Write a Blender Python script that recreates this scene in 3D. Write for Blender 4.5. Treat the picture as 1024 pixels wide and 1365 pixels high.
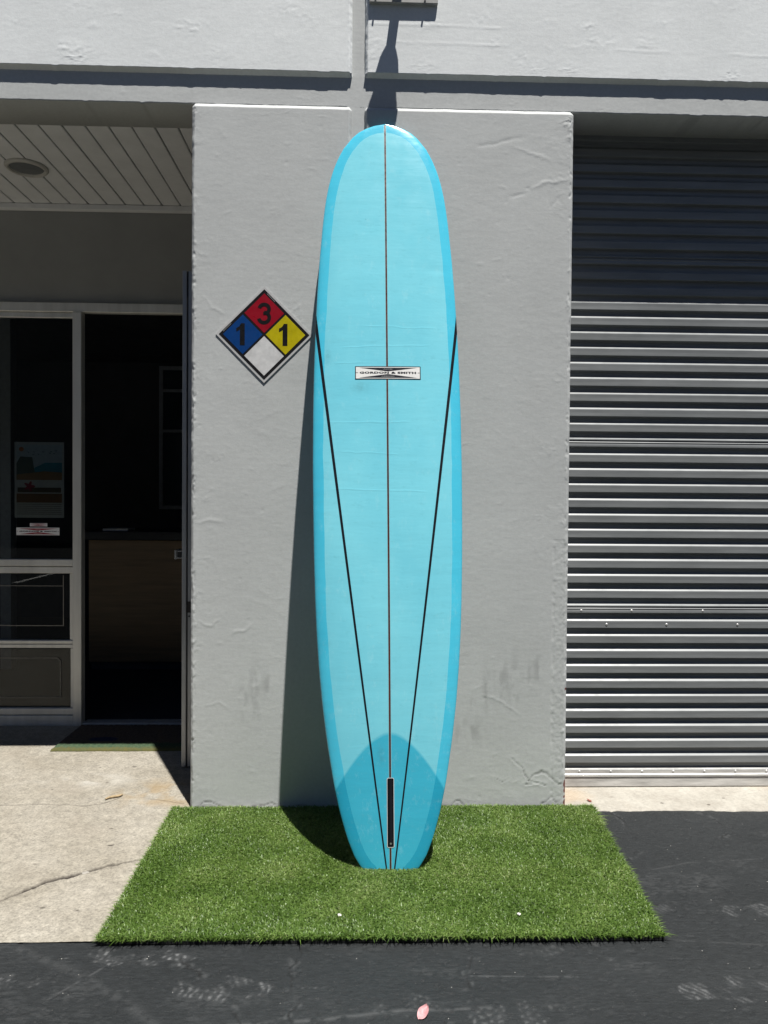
import bpy, math, random
import numpy as np
from mathutils import Matrix, Vector

for o in list(bpy.data.objects):
    bpy.data.objects.remove(o, do_unlink=True)
scene = bpy.context.scene
COL = scene.collection
rng = np.random.default_rng(7)
random.seed(7)

# ------------------------------------------------------------------ camera
cam_d = bpy.data.cameras.new('camera')
cam = bpy.data.objects.new('camera', cam_d)
COL.objects.link(cam)
pitch, yaw, roll = math.radians(1.136), math.radians(1.75), math.radians(0.44)
fw = Vector((math.sin(yaw)*math.cos(pitch), math.cos(yaw)*math.cos(pitch), -math.sin(pitch)))
rt = Vector((math.cos(yaw), -math.sin(yaw), 0))
up = rt.cross(fw)
r2 = math.cos(roll)*rt + math.sin(roll)*up
u2 = -math.sin(roll)*rt + math.cos(roll)*up
cam.matrix_world = Matrix(((r2.x, u2.x, -fw.x, -0.020), (r2.y, u2.y, -fw.y, -3.224), (r2.z, u2.z, -fw.z, 1.35), (0, 0, 0, 1)))
cam_d.sensor_fit = 'VERTICAL'
cam_d.sensor_height = 36.0
cam_d.lens = 1000.0/1365.0*36.0
cam_d.clip_start = 0.05
cam_d.clip_end = 2000
scene.camera = cam

# ------------------------------------------------------------------ sky, sun, exposure
to_sun = Vector((0.48, -1.0, 3.74)).normalized()
world = bpy.data.worlds.new('World')
scene.world = world
world.use_nodes = True
wn = world.node_tree
for n in list(wn.nodes):
    wn.nodes.remove(n)
sky = wn.nodes.new('ShaderNodeTexSky')
sky.sky_type = 'NISHITA'
sky.sun_disc = False
sky.sun_elevation = math.asin(to_sun.z)
sky.sun_rotation = math.atan2(to_sun.x, to_sun.y)
sky.altitude = 300
sky.air_density = 0.45
sky.dust_density = 0.1
sky.ozone_density = 1.0
bg = wn.nodes.new('ShaderNodeBackground')
bg.inputs['Strength'].default_value = 0.05
wo = wn.nodes.new('ShaderNodeOutputWorld')
wn.links.new(sky.outputs[0], bg.inputs[0])
wn.links.new(bg.outputs[0], wo.inputs[0])
sl = bpy.data.lights.new('sun', 'SUN')
sl.energy = 5.0
sl.angle = math.radians(0.53)
sl.color = (1.0, 0.965, 0.91)
sun = bpy.data.objects.new('sun', sl)
COL.objects.link(sun)
sun.location = (3, -6, 12)
sun.rotation_euler = to_sun.to_track_quat('Z', 'Y').to_euler()
scene.view_settings.view_transform = 'Standard'
scene.view_settings.look = 'None'
scene.view_settings.gamma = 1.0
scene.view_settings.use_curve_mapping = False
scene.view_settings.exposure = 0.84

# ------------------------------------------------------------------ helpers: objects
def tag(o, label=None, cat=None, group=None, kind=None):
    if label: o['label'] = label
    if cat: o['category'] = cat
    if group: o['group'] = group
    if kind: o['kind'] = kind
    return o

def empty(name, loc=(0, 0, 0)):
    o = bpy.data.objects.new(name, None)
    o.location = loc
    o.empty_display_size = 0.1
    COL.objects.link(o)
    return o

def put(name, me, mat=None, parent=None, loc=None):
    o = bpy.data.objects.new(name, me)
    if mat is not None and len(me.materials) == 0:
        me.materials.append(mat)
    COL.objects.link(o)
    if parent is not None:
        o.parent = parent
        base = world_loc(parent)
        o.location = Vector(loc) - base if loc is not None else -base
    elif loc is not None:
        o.location = loc
    return o

def world_loc(o):
    l = Vector(o.location)
    p = o.parent
    while p is not None:
        l = l + Vector(p.location)
        p = p.parent
    return l

def pyd(name, verts, faces, smooth=False):
    me = bpy.data.meshes.new(name)
    me.from_pydata([tuple(v) for v in verts], [], faces)
    me.update()
    if smooth:
        me.polygons.foreach_set('use_smooth', [True]*len(me.polygons))
    return me

class MB:
    """collects simple shapes for one mesh"""
    def __init__(self):
        self.v = []; self.f = []
    def add(self, vs, fs):
        b = len(self.v)
        self.v += [tuple(q) for q in vs]
        self.f += [tuple(i+b for i in f) for f in fs]
        return self
    def box(self, x0, x1, y0, y1, z0, z1, c=0.0):
        if c <= 0:
            vs = [(x0,y0,z0),(x1,y0,z0),(x1,y1,z0),(x0,y1,z0),(x0,y0,z1),(x1,y0,z1),(x1,y1,z1),(x0,y1,z1)]
            fs = [(0,3,2,1),(4,5,6,7),(0,1,5,4),(1,2,6,5),(2,3,7,6),(3,0,4,7)]
            return self.add(vs, fs)
        lo = (x0,y0,z0); hi = (x1,y1,z1)
        vs = []; idx = {}
        for sx in (0,1):
            for sy in (0,1):
                for sz in (0,1):
                    s = (sx,sy,sz)
                    for a in range(3):
                        p = []
                        for k in range(3):
                            e = hi[k] if s[k] else lo[k]
                            if k != a: e += -c if s[k] else c
                            p.append(e)
                        idx[(s,a)] = len(vs); vs.append(tuple(p))
        fs = []
        for a in range(3):
            b_, c_ = (a+1) % 3, (a+2) % 3
            for s in (0,1):
                q = []
                for (i,j) in ((0,0),(1,0),(1,1),(0,1)):
                    k = [0,0,0]; k[a]=s; k[b_]=i; k[c_]=j
                    q.append(idx[(tuple(k),a)])
                fs.append(tuple(q if s else q[::-1]))
        for a in range(3):
            b_, c_ = (a+1) % 3, (a+2) % 3
            for i in (0,1):
                for j in (0,1):
                    k0=[0,0,0]; k0[b_]=i; k0[c_]=j; k1=list(k0); k1[a]=1
                    q=[idx[(tuple(k0),b_)],idx[(tuple(k1),b_)],idx[(tuple(k1),c_)],idx[(tuple(k0),c_)]]
                    fs.append(tuple(q if i == j else q[::-1]))
        for sx in (0,1):
            for sy in (0,1):
                for sz in (0,1):
                    s=(sx,sy,sz); t=[idx[(s,0)],idx[(s,1)],idx[(s,2)]]
                    fs.append(tuple(t if (sx+sy+sz) % 2 else t[::-1]))
        return self.add(vs, fs)
    def lathe(self, prof, axis, origin, n=32, cap0=False, cap1=False):
        """prof = [(r, h)], revolved round axis through origin"""
        a = Vector(axis).normalized()
        u = a.orthogonal().normalized(); w = a.cross(u)
        vs = []; fs = []
        for r, h in prof:
            for i in range(n):
                t = 2*math.pi*i/n
                vs.append(Vector(origin) + a*h + (u*math.cos(t)+w*math.sin(t))*r)
        m = len(prof)
        for j in range(m-1):
            for i in range(n):
                k = (i+1) % n
                fs.append((j*n+i, j*n+k, (j+1)*n+k, (j+1)*n+i))
        if cap0: fs.append(tuple(reversed(range(n))))
        if cap1: fs.append(tuple(range((m-1)*n, m*n)))
        return self.add(vs, fs)
    def build(self, name, mat=None, parent=None, loc=None, smooth=False):
        return put(name, pyd(name, self.v, self.f, smooth), mat, parent, loc)

def box(name, x0, x1, y0, y1, z0, z1, mat, parent=None, c=0.0):
    return MB().box(x0,x1,y0,y1,z0,z1,c).build(name, mat, parent)

def set_attr(me, name, arr):
    a = me.attributes.new(name, 'FLOAT', 'POINT')
    a.data.foreach_set('value', np.ascontiguousarray(arr, dtype=np.float32).ravel())

def grid_mesh(name, P, mask=None, attrs=None, flip=False, smooth=True):
    """P: (nu, nv, 3) array of points; mask: (nu-1, nv-1) faces to keep"""
    nu, nv = P.shape[:2]
    idx = np.arange(nu*nv).reshape(nu, nv)
    q = np.stack([idx[:-1,:-1], idx[1:,:-1], idx[1:,1:], idx[:-1,1:]], -1)
    if flip: q = q[..., ::-1]
    q = q[mask] if mask is not None else q.reshape(-1, 4)
    pts = P.reshape(-1, 3)
    used = np.zeros(len(pts), bool); used[q.ravel()] = True
    remap = np.cumsum(used)-1
    q = remap[q]; pts = pts[used]
    me = bpy.data.meshes.new(name)
    me.vertices.add(len(pts)); me.loops.add(q.size); me.polygons.add(len(q))
    me.vertices.foreach_set('co', pts.astype(np.float32).ravel())
    me.loops.foreach_set('vertex_index', q.astype(np.int32).ravel())
    me.polygons.foreach_set('loop_start', np.arange(0, q.size, 4, dtype=np.int32))
    me.polygons.foreach_set('use_smooth', np.full(len(q), smooth))
    me.update(calc_edges=True)
    for k, a in (attrs or {}).items():
        set_attr(me, k, a.reshape(-1)[used])
    return me

def noise2(x, y, freq, seed=0, octaves=1, gain=0.5):
    """value noise in 0..1"""
    x = np.asarray(x, float); y = np.asarray(y, float)
    out = np.zeros(np.broadcast(x, y).shape); amp = 1.0; tot = 0.0
    for o in range(octaves):
        r = np.random.default_rng(seed*31+o*7+1)
        T = r.random((256, 256))
        X = x*freq; Y = y*freq
        xi = np.floor(X).astype(int); yi = np.floor(Y).astype(int)
        fx = X-xi; fy = Y-yi
        fx = fx*fx*(3-2*fx); fy = fy*fy*(3-2*fy)
        a = T[xi % 256, yi % 256]; b = T[(xi+1) % 256, yi % 256]
        c = T[xi % 256, (yi+1) % 256]; d = T[(xi+1) % 256, (yi+1) % 256]
        out = out + amp*((a*(1-fx)+b*fx)*(1-fy)+(c*(1-fx)+d*fx)*fy)
        tot += amp; amp *= gain; freq *= 2.03
    return out/tot

def sstep(a, b, x):
    t = np.clip((x-a)/(b-a), 0, 1)
    return t*t*(3-2*t)

def seg_dist(X, Y, pts):
    """distance to a polyline, and the arc fraction of the nearest point"""
    best = np.full(X.shape, 1e9); fr = np.zeros(X.shape)
    n = len(pts)-1
    for i in range(n):
        (ax, ay), (bx, by) = pts[i], pts[i+1]
        dx, dy = bx-ax, by-ay
        t = np.clip(((X-ax)*dx+(Y-ay)*dy)/(dx*dx+dy*dy+1e-12), 0, 1)
        d = np.hypot(X-ax-t*dx, Y-ay-t*dy)
        m = d < best
        best = np.where(m, d, best); fr = np.where(m, (i+t)/n, fr)
    return best, fr

# ------------------------------------------------------------------ helpers: materials
class NT:
    def __init__(self, name):
        self.m = bpy.data.materials.new(name); self.m.use_nodes = True
        self.t = self.m.node_tree
        self.b = self.t.nodes['Principled BSDF']
        self.out = self.t.nodes['Material Output']
        self.tc = None
    def n(self, kind, **kw):
        nd = self.t.nodes.new('ShaderNode'+kind)
        for k, v in kw.items(): setattr(nd, k, v)
        return nd
    def l(self, a, b): self.t.links.new(a, b)
    def co(self, scale=(1, 1, 1)):
        if self.tc is None: self.tc = self.n('NewGeometry')
        mp = self.n('Mapping'); mp.inputs['Scale'].default_value = scale
        self.l(self.tc.outputs['Position'], mp.inputs['Vector'])
        return mp.outputs[0]
    def noise(self, scale, detail=4, rough=0.55, stretch=(1, 1, 1)):
        nd = self.n('TexNoise'); nd.inputs['Scale'].default_value = scale
        nd.inputs['Detail'].default_value = detail; nd.inputs['Roughness'].default_value = rough
        self.l(self.co(stretch), nd.inputs['Vector'])
        return nd.outputs['Fac']
    def attr(self, name):
        a = self.n('Attribute'); a.attribute_name = name
        return a.outputs['Fac']
    def ramp(self, fac, stops):
        r = self.n('ValToRGB')
        e = r.color_ramp.elements
        while len(e) < len(stops): e.new(0.5)
        for k, (p, c) in enumerate(stops):
            e[k].position = p
            e[k].color = (*c, 1) if not isinstance(c, (int, float)) else (c, c, c, 1)
        self.l(fac, r.inputs[0])
        return r.outputs[0]
    def mix(self, fac, a, b, mode='MIX'):
        m = self.n('Mix', data_type='RGBA', blend_type=mode)
        for k, v in ((0, fac), (6, a), (7, b)):
            s = m.inputs[k]
            if isinstance(v, (int, float)) and k == 0: s.default_value = v
            elif isinstance(v, (int, float)): s.default_value = (v, v, v, 1)
            elif isinstance(v, tuple): s.default_value = (*v, 1)
            else: self.l(v, s)
        return m.outputs[2]
    def math(self, op, a, b=0.0, c=0.0, clamp=False):
        m = self.n('Math', operation=op, use_clamp=clamp)
        for v, s in zip((a, b, c), m.inputs):
            if isinstance(v, (int, float)): s.default_value = v
            else: self.l(v, s)
        return m.outputs[0]
    def color(self, c):
        if isinstance(c, tuple): self.b.inputs['Base Color'].default_value = (*c, 1)
        else: self.l(c, self.b.inputs['Base Color'])
        return self
    def rough(self, r):
        if isinstance(r, (int, float)): self.b.inputs['Roughness'].default_value = r
        else: self.l(r, self.b.inputs['Roughness'])
        return self
    def metal(self, v): self.b.inputs['Metallic'].default_value = v; return self
    def spec(self, v): self.b.inputs['Specular IOR Level'].default_value = v; return self
    def bump(self, h, strength=0.3, dist=0.01):
        nd = self.n('Bump'); nd.inputs['Strength'].default_value = strength
        nd.inputs['Distance'].default_value = dist
        self.l(h, nd.inputs['Height'])
        if self.b.inputs['Normal'].is_linked:
            self.l(self.b.inputs['Normal'].links[0].from_socket, nd.inputs['Normal'])
        self.l(nd.outputs[0], self.b.inputs['Normal'])
        return self

def plain(name, c, rough=0.6, var=0.12, scale=30, metal=0.0, bump=0.0, bscale=200, stretch=(1, 1, 1), spec=0.5):
    m = NT(name)
    f = m.noise(scale, 4, 0.6, stretch)
    lo = tuple(max(0, q*(1-var)) for q in c); hi = tuple(min(1, q*(1+var)) for q in c)
    m.color(m.ramp(f, [(0.3, lo), (0.7, hi)])).metal(metal).spec(spec)
    m.rough(m.ramp(m.noise(scale*2.3, 3), [(0.3, max(0.03, rough-0.08)), (0.7, min(1, rough+0.08))]))
    if bump: m.bump(m.noise(bscale, 3, 0.6, stretch), bump, 0.002)
    return m.m

def wall_paint(name, c, var=0.05):
    m = NT(name)
    big = m.noise(2.2, 5, 0.6)
    lo = tuple(q*(1-var) for q in c); hi = tuple(q*(1+var) for q in c)
    col = m.ramp(big, [(0.32, lo), (0.68, hi)])
    grit = m.ramp(m.noise(70, 5, 0.7), [(0.35, 0.93), (0.7, 1.03)])
    col = m.mix(1.0, col, grit, 'MULTIPLY')
    # grey scuffs, dark cracks and rust come from the relief's own masks
    col = m.mix(m.attr('dirt'), col, (0.13, 0.13, 0.13))
    col = m.mix(m.attr('rust'), col, (0.12, 0.022, 0.015))
    m.color(col).rough(0.72).spec(0.35)
    m.bump(m.noise(140, 4, 0.65), 0.18, 0.0016)
    m.bump(m.noise(38, 3, 0.5, (0.6, 1, 1.5)), 0.12, 0.003)
    return m.m

M = {}
M['pier'] = wall_paint('grey_wall_paint', (0.448, 0.464, 0.462))
M['panel'] = wall_paint('pale_grey_wall_paint', (0.695, 0.722, 0.728))
M['soffit'] = plain('soffit_paint', (0.66, 0.67, 0.68), 0.6, 0.06, 9)
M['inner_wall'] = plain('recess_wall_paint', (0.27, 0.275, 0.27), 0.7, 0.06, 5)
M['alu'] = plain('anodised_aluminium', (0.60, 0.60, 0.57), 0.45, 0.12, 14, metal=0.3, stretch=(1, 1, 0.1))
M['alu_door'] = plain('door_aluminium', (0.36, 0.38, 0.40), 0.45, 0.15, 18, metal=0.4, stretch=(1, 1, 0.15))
M['black'] = plain('black_rubber', (0.012, 0.012, 0.013), 0.6, 0.1)
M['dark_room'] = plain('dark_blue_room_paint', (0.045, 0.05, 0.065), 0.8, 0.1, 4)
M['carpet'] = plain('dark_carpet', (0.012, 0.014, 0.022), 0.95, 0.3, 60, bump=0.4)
M['counter'] = plain('brown_wood_laminate', (0.22, 0.15, 0.085), 0.5, 0.2, 6, stretch=(0.5, 1, 9))
M['counter_top'] = plain('dark_counter_top', (0.012, 0.014, 0.018), 0.35, 0.1)
M['paper'] = plain('paper', (0.6, 0.6, 0.57), 0.8, 0.04)
M['shutter'] = None

def shutter_metal():
    m = NT('galvanised_grey_slat')
    f = m.noise(5, 5, 0.6, (0.5, 1, 3))
    col = m.ramp(f, [(0.3, (0.170, 0.180, 0.184)), (0.7, (0.225, 0.236, 0.240))])
    streak = m.ramp(m.noise(60, 5, 0.7, (0.05, 1, 1.0)), [(0.4, 0.90), (0.65, 1.06)])
    col = m.mix(1.0, col, streak, 'MULTIPLY')
    sp = m.ramp(m.noise(95, 3, 0.6), [(0.70, 0.0), (0.78, 0.35)])
    col = m.mix(sp, col, (0.08, 0.07, 0.06))
    m.color(col).metal(0.08).rough(m.ramp(m.noise(18, 4), [(0.3, 0.34), (0.7, 0.5)]))
    m.bump(m.noise(3.2, 2, 0.5, (0.5, 1, 1.5)), 0.25, 0.006)
    return m.m
M['shutter'] = shutter_metal()
M['shutter_pale'] = plain('scuffed_bare_metal', (0.50, 0.50, 0.49), 0.42, 0.22, 40, metal=0.45, stretch=(0.25, 1, 1.2))

def glass_mat():
    m = NT('window_glass')
    m.t.nodes.remove(m.b)
    tr = m.n('BsdfTransparent'); tr.inputs[0].default_value = (0.82, 0.85, 0.85, 1)
    gl = m.n('BsdfGlossy'); gl.inputs['Roughness'].default_value = 0.0; gl.inputs[0].default_value = (0.42, 0.42, 0.42, 1)
    fr = m.n('Fresnel'); fr.inputs['IOR'].default_value = 1.5
    mx = m.n('MixShader')
    m.l(fr.outputs[0], mx.inputs[0]); m.l(tr.outputs[0], mx.inputs[1]); m.l(gl.outputs[0], mx.inputs[2])
    m.l(mx.outputs[0], m.out.inputs[0])
    return m.m
M['glass'] = glass_mat()

# ================================================================== GROUND
def uniq(*parts):
    return np.unique(np.round(np.concatenate(parts), 5))

# big base sheet to the horizon
gm = NT('distant_ground')
gm.color(gm.ramp(gm.noise(0.05, 6), [(0.3, (0.045, 0.045, 0.045)), (0.7, (0.07, 0.068, 0.065))])).rough(0.95)
tag(put('ground', pyd('ground', [(-600,-600,-0.05),(600,-600,-0.05),(600,600,-0.05),(-600,600,-0.05)], [(0,1,2,3)]), gm.m), kind='structure')

# --- asphalt lot, sealed black, with dusty shoe prints, scuffs and hairline cracks
xs = uniq(np.array([-60,-30,-14,-7,-4,-2.6,-1.9,-1.6]), np.arange(-1.40, 1.98, 0.004), np.array([2.1,2.4,3,4.5,8,16,34,60]))
ys = uniq(np.array([-60,-40,-26,-16,-9,-5.5,-3.5,-2.4,-1.8]), np.arange(-1.52, -0.032, 0.004))
X, Y = np.meshgrid(xs, ys, indexing='ij')
dust = np.zeros(X.shape); dark = np.zeros(X.shape)
Z = (noise2(X, Y, 3, 3, 3)-0.5)*0.006*sstep(-4, -1.5, Y)
Z += (noise2(X, Y*3.2, 60, 5, 2)-0.5)*0.0012
def footprint(cx, cy, ln, wd, ang, style, a):
    global dust
    ca, sa = math.cos(ang), math.sin(ang)
    w = (abs(X-cx) < ln) & (abs(Y-cy) < ln)
    u = ((X[w]-cx)*ca+(Y[w]-cy)*sa)/(ln/2); v = (-(X[w]-cx)*sa+(Y[w]-cy)*ca)
    half = wd/2*(0.86+0.22*np.cos((u-0.15)*5.2))*np.sqrt(np.clip(1-np.abs(u)**3.2, 0, 1))
    inside = sstep(0.006, -0.004, np.abs(v)-half)
    wob = (noise2(X[w], Y[w], 24, 301+int(abs(cx*50)), 3)-0.5)*0.026; wob2 = (noise2(X[w], Y[w], 24, 401+int(abs(cx*50)), 3)-0.5)*0.026
    ul = u*ln/2+wob; v = v+wob2
    if style == 0:      # curved bars split down the middle
        ph = (ul+0.35*np.abs(v))/0.0215
        blk = sstep(0.24, 0.36, np.abs((ph % 1)-0.5)*-1+0.5)*sstep(0.0015, 0.004, np.abs(((v+0.017) % 0.034)-0.017)*-1+0.017)
    elif style == 1:    # small lugs
        blk = sstep(0.22, 0.34, 0.5-np.abs((ul/0.021) % 1-0.5))*sstep(0.2, 0.34, 0.5-np.abs((v/0.024+np.floor(ul/0.021)*0.5) % 1-0.5))
    else:               # slanted fine ridges
        blk = sstep(0.2, 0.4, 0.5-np.abs(((ul+0.8*v)/0.0200) % 1-0.5))
    wear = sstep(0.36, 0.70, noise2(X[w], Y[w], 26, int(abs(cx*100))+3, 3))
    d = dust[w]
    grain = 0.35+0.65*sstep(0.3, 0.7, noise2(X[w], Y[w], 110, 77, 2))
    dust[w] = np.maximum(d, 1.05*a*inside*(0.20+0.80*blk)*wear*grain)
footprint(-0.735, -1.022, 0.16, 0.10, 0.1, 1, 0.75)
footprint(-0.555, -1.040, 0.19, 0.085, 0.12, 1, 0.95)
footprint(-0.400, -1.186, 0.30, 0.105, 0.0, 0, 0.75)
footprint(-1.02, -1.16, 0.26, 0.10, 0.1, 1, 0.55)
footprint(1.005, -1.213, 0.29, 0.10, 0.06, 2, 0.62)
footprint(0.92, -0.80, 0.27, 0.10, 0.15, 2, 0.40)
footprint(1.31, -0.835, 0.27, 0.10, -0.1, 2, 0.5)
footprint(0.40, -1.30, 0.27, 0.10, 0.15, 1, 0.38)
footprint(0.10, -1.262, 0.22, 0.09, 0.1, 1, 0.40)
footprint(0.52, -1.02, 0.16, 0.08, 0.0, 1, 0.28)
for pts, w_, a_ in (([(-1.25,-0.93),(-1.036,-0.986),(-0.82,-1.10),(-0.621,-1.249),(-0.5,-1.36)], 0.016, 0.13),
                    ([(-0.85,-1.22),(-0.76,-1.10),(-0.73,-1.05)], 0.004, 0.25),
                    ([(-0.80,-1.03),(-0.66,-1.07)], 0.012, 0.10),
                    ([(0.30,-1.14),(0.60,-1.15)], 0.003, 0.30),
                    ([(-0.35,-1.33),(-0.10,-1.31),(0.10,-1.28),(0.33,-1.275)], 0.007, 0.30),
                    ([(1.05,-0.55),(1.20,-0.50),(1.5,-0.47)], 0.004, 0.16),
                    ([(0.95,-0.98),(1.3,-1.02),(1.6,-1.01)], 0.004, 0.14)):
    d, fr = seg_dist(X, Y, pts)
    m_ = np.exp(-(d/w_)**2)*sstep(0.3, 0.6, noise2(X, Y, 45, 9, 3))
    dust = np.maximum(dust, a_*m_)
dust = np.maximum(dust, 0.12*sstep(0.58, 0.80, noise2(X, Y*1.6, 5, 41, 4))*sstep(0.35, 0.7, noise2(X, Y*2.5, 70, 42, 2)))
for pts, w_ in (([(-0.575,-0.97),(-0.55,-1.02),(-0.50,-1.092),(-0.44,-1.15),(-0.41,-1.19),(-0.366,-1.238),(-0.33,-1.30),(-0.29,-1.4)], 0.0035),
                ([(-0.19,-0.97),(-0.196,-1.025),(-0.215,-1.09),(-0.205,-1.16),(-0.188,-1.255),(-0.20,-1.33),(-0.18,-1.45)], 0.0032),
                ([(0.32,-1.06),(0.29,-1.13),(0.285,-1.19),(0.24,-1.26),(0.20,-1.35)], 0.003),
                ([(0.70,-0.97),(0.72,-1.02),(0.71,-1.07)], 0.003),
                ([(1.06,-0.06),(1.10,-0.14),(1.09,-0.2)], 0.004), ([(1.45,-0.05),(1.50,-0.20),(1.43,-0.30)], 0.003),
                ([(0.98,-0.33),(1.05,-0.40),(1.02,-0.46)], 0.003)):
    Xj = X+(noise2(X, Y, 28, 51, 2)-0.5)*0.03; Yj = Y+(noise2(X, Y, 28, 52, 2)-0.5)*0.03
    d, fr = seg_dist(Xj, Yj, pts)
    g = np.exp(-(d/(w_*0.8))**2)*sstep(0.36, 0.6, noise2(X, Y, 18, 55, 2))
    Z -= 0.0025*g; dark = np.maximum(dark, 0.75*g)
    dust = np.maximum(dust, 0.22*np.exp(-((d-0.010)/0.007)**2)*sstep(0.55, 0.75, noise2(X, Y, 40, 57, 2)))
# chipped pits in the coat
pit = sstep(0.74, 0.80, noise2(X, Y, 55, 61, 2)); Z -= 0.002*pit
Y2 = np.where(Y > -0.034, Y+(noise2(X, X*0, 22, 66, 3)-0.5)*0.022, Y)
xm = 0.5*(xs[1:]+xs[:-1]); ym = 0.5*(ys[1:]+ys[:-1])
keep = ~((ym[None,:] > np.where(xm < -0.755, -0.962, -0.90)[:,None]) & (xm[:,None] < 0.78))
asm = NT('sealed_asphalt')
c0 = asm.ramp(asm.noise(1.6, 6, 0.6, (0.6, 1.4, 1)), [(0.3, (0.0105, 0.0122, 0.0134)), (0.72, (0.0190, 0.0212, 0.0226))])
c0 = asm.mix(1.0, c0, asm.ramp(asm.noise(62, 6, 0.75, (0.5, 1.8, 1)), [(0.33, 0.66), (0.68, 1.42)]), 'MULTIPLY')
c0 = asm.mix(asm.ramp(asm.noise(240, 2, 0.5), [(0.715, 0.0), (0.75, 0.5)]), c0, (0.15, 0.14, 0.12))
c0 = asm.mix(asm.attr('dust'), c0, (0.125, 0.128, 0.13))
c0 = asm.mix(asm.attr('dark'), c0, (0.006, 0.006, 0.006))
asm.color(c0).rough(asm.ramp(asm.noise(30, 4), [(0.3, 0.50), (0.7, 0.68)])).spec(0.28)
asm.bump(asm.noise(190, 5, 0.75), 0.75, 0.0034)
asm.bump(asm.noise(60, 4, 0.6, (0.25, 2.4, 1)), 0.35, 0.003)
tag(put('parking_lot', grid_mesh('parking_lot', np.stack([X, Y2, Z], -1), keep, {'dust': dust, 'dark': dark}), asm.m), kind='structure')
# under the turf
tag(put('parking_lot_underlay', pyd('parking_lot_underlay', [(-0.3,-0.91,-0.008),(0.80,-0.91,-0.008),(0.80,0.02,-0.008),(-0.3,0.02,-0.008)], [(0,1,2,3)]), asm.m), kind='structure')

# --- concrete entry slab
xs = uniq(np.array([-9,-6,-4,-3.2,-2.7]), np.arange(-2.40, -0.68, 0.0045), np.array([-0.60,-0.45,-0.28]))
ys = uniq(np.arange(-0.962, 1.20, 0.0045), np.array([1.30]))
X, Y = np.meshgrid(xs, ys, indexing='ij')
Z = 0.004+(noise2(X, Y, 4, 13, 3)-0.5)*0.004+(noise2(X, Y, 95, 14, 2)-0.5)*0.0014
crack = np.zeros(X.shape); stain = np.zeros(X.shape); pale = np.zeros(X.shape)
Xj = X+(noise2(X, Y, 30, 71, 3)-0.5)*0.026; Yj = Y+(noise2(X, Y, 30, 72, 3)-0.5)*0.026
d, fr = seg_dist(Xj, Yj, [(-2.2,-0.98),(-1.55,-0.88),(-1.206,-0.726),(-1.115,-0.62),(-1.06,-0.575),(-0.991,-0.538),(-0.92,-0.49),(-0.819,-0.445),(-0.6,-0.40)])
wd = 0.0045+0.012*sstep(0.35, 0.8, noise2(X, Y, 9, 75, 2))*sstep(-0.80, -1.12, X)
g = sstep(1.15, 0.75, d/wd); Z -= 0.010*g; crack = np.maximum(crack, g)
stain = np.maximum(stain, 0.5*np.exp(-(d/0.022)**2)*sstep(0.42, 0.7, noise2(X, Y, 20, 76, 2)))
d, fr = seg_dist(X+(noise2(X, Y, 14, 81, 2)-0.5)*0.03, Y+(noise2(X, Y, 14, 82, 2)-0.5)*0.03, [(-2.4,0.0),(-1.575,0.04),(-1.392,0.063),(-1.217,0.03),(-1.14,0.06),(-1.08,0.12)])
g = np.exp(-(d/0.0035)**2)*0.55; crack = np.maximum(crack, g); Z -= 0.002*g
d, fr = seg_dist(X+(noise2(X, Y, 20, 83, 2)-0.5)*0.02, Y+(noise2(X, Y, 20, 84, 2)-0.5)*0.02, [(-0.95,0.11),(-0.86,0.08),(-0.78,0.05)])
crack = np.maximum(crack, 0.45*np.exp(-(d/0.003)**2))
for (px, py, r) in ((-1.137,0.509,0.010),(-0.974,-0.336,0.010),(-1.02,-0.19,0.007),(-0.80,-0.17,0.006),(-1.05,-0.77,0.008),(-1.20,0.30,0.006),(-1.3,0.5,0.006),(-1.2,-0.48,0.006),(-0.93,-0.79,0.006),(-1.42,0.22,0.005)):
    g = sstep(1.2, 0.6, np.hypot((X-px)*0.75, (Y-py)*1.3)/r); crack = np.maximum(crack, 0.8*g); Z -= 0.003*g
# brown water stain at the pier's foot, blotches elsewhere
dd = np.hypot((X+0.86)/0.26, (Y-0.17)/0.22)
stain2 = sstep(1.15, 0.35, dd+(noise2(X, Y, 9, 91, 3)-0.5)*0.8)*sstep(0.25, 0.6, noise2(X, Y, 16, 92, 3))
blot = sstep(0.55, 0.78, noise2(X, Y, 4.5, 93, 4))
pale = np.exp(-(((X+1.28)/0.18)**2+((Y-0.33)/0.07)**2))*sstep(0.4, 0.7, noise2(X, Y, 14, 94, 2))
con = NT('weathered_concrete')
cc = con.ramp(con.noise(2.6, 6, 0.62), [(0.28, (0.210, 0.190, 0.152)), (0.72, (0.288, 0.268, 0.228))])
cc = con.mix(1.0, cc, con.ramp(con.noise(120, 4, 0.75), [(0.32, 0.60), (0.5, 1.0), (0.70, 1.30)]), 'MULTIPLY')
cc = con.mix(1.0, cc, con.ramp(con.noise(22, 6, 0.72), [(0.33, 0.78), (0.66, 1.12)]), 'MULTIPLY')
cc = con.mix(con.math('MULTIPLY', con.attr('blot'), 0.30), cc, (0.19, 0.165, 0.13))
cc = con.mix(con.math('MULTIPLY', con.attr('water_stain'), 0.6), cc, (0.23, 0.165, 0.085))
cc = con.mix(con.math('MULTIPLY', con.attr('pale'), 0.5), cc, (0.42, 0.41, 0.38))
cc = con.mix(con.math('MULTIPLY', con.attr('stain'), 0.7), cc, (0.10, 0.085, 0.07))
cc = con.mix(con.attr('crack'), cc, (0.022, 0.017, 0.014))
con.color(cc).rough(0.85).spec(0.3)
con.bump(con.noise(420, 3, 0.7), 0.5, 0.0016)
con.bump(con.noise(90, 4, 0.7), 0.25, 0.003)
M['concrete'] = con.m
pk = ~((0.5*(ys[1:]+ys[:-1])[None,:] < -0.90) & (0.5*(xs[1:]+xs[:-1])[:,None] > -0.755))
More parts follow.
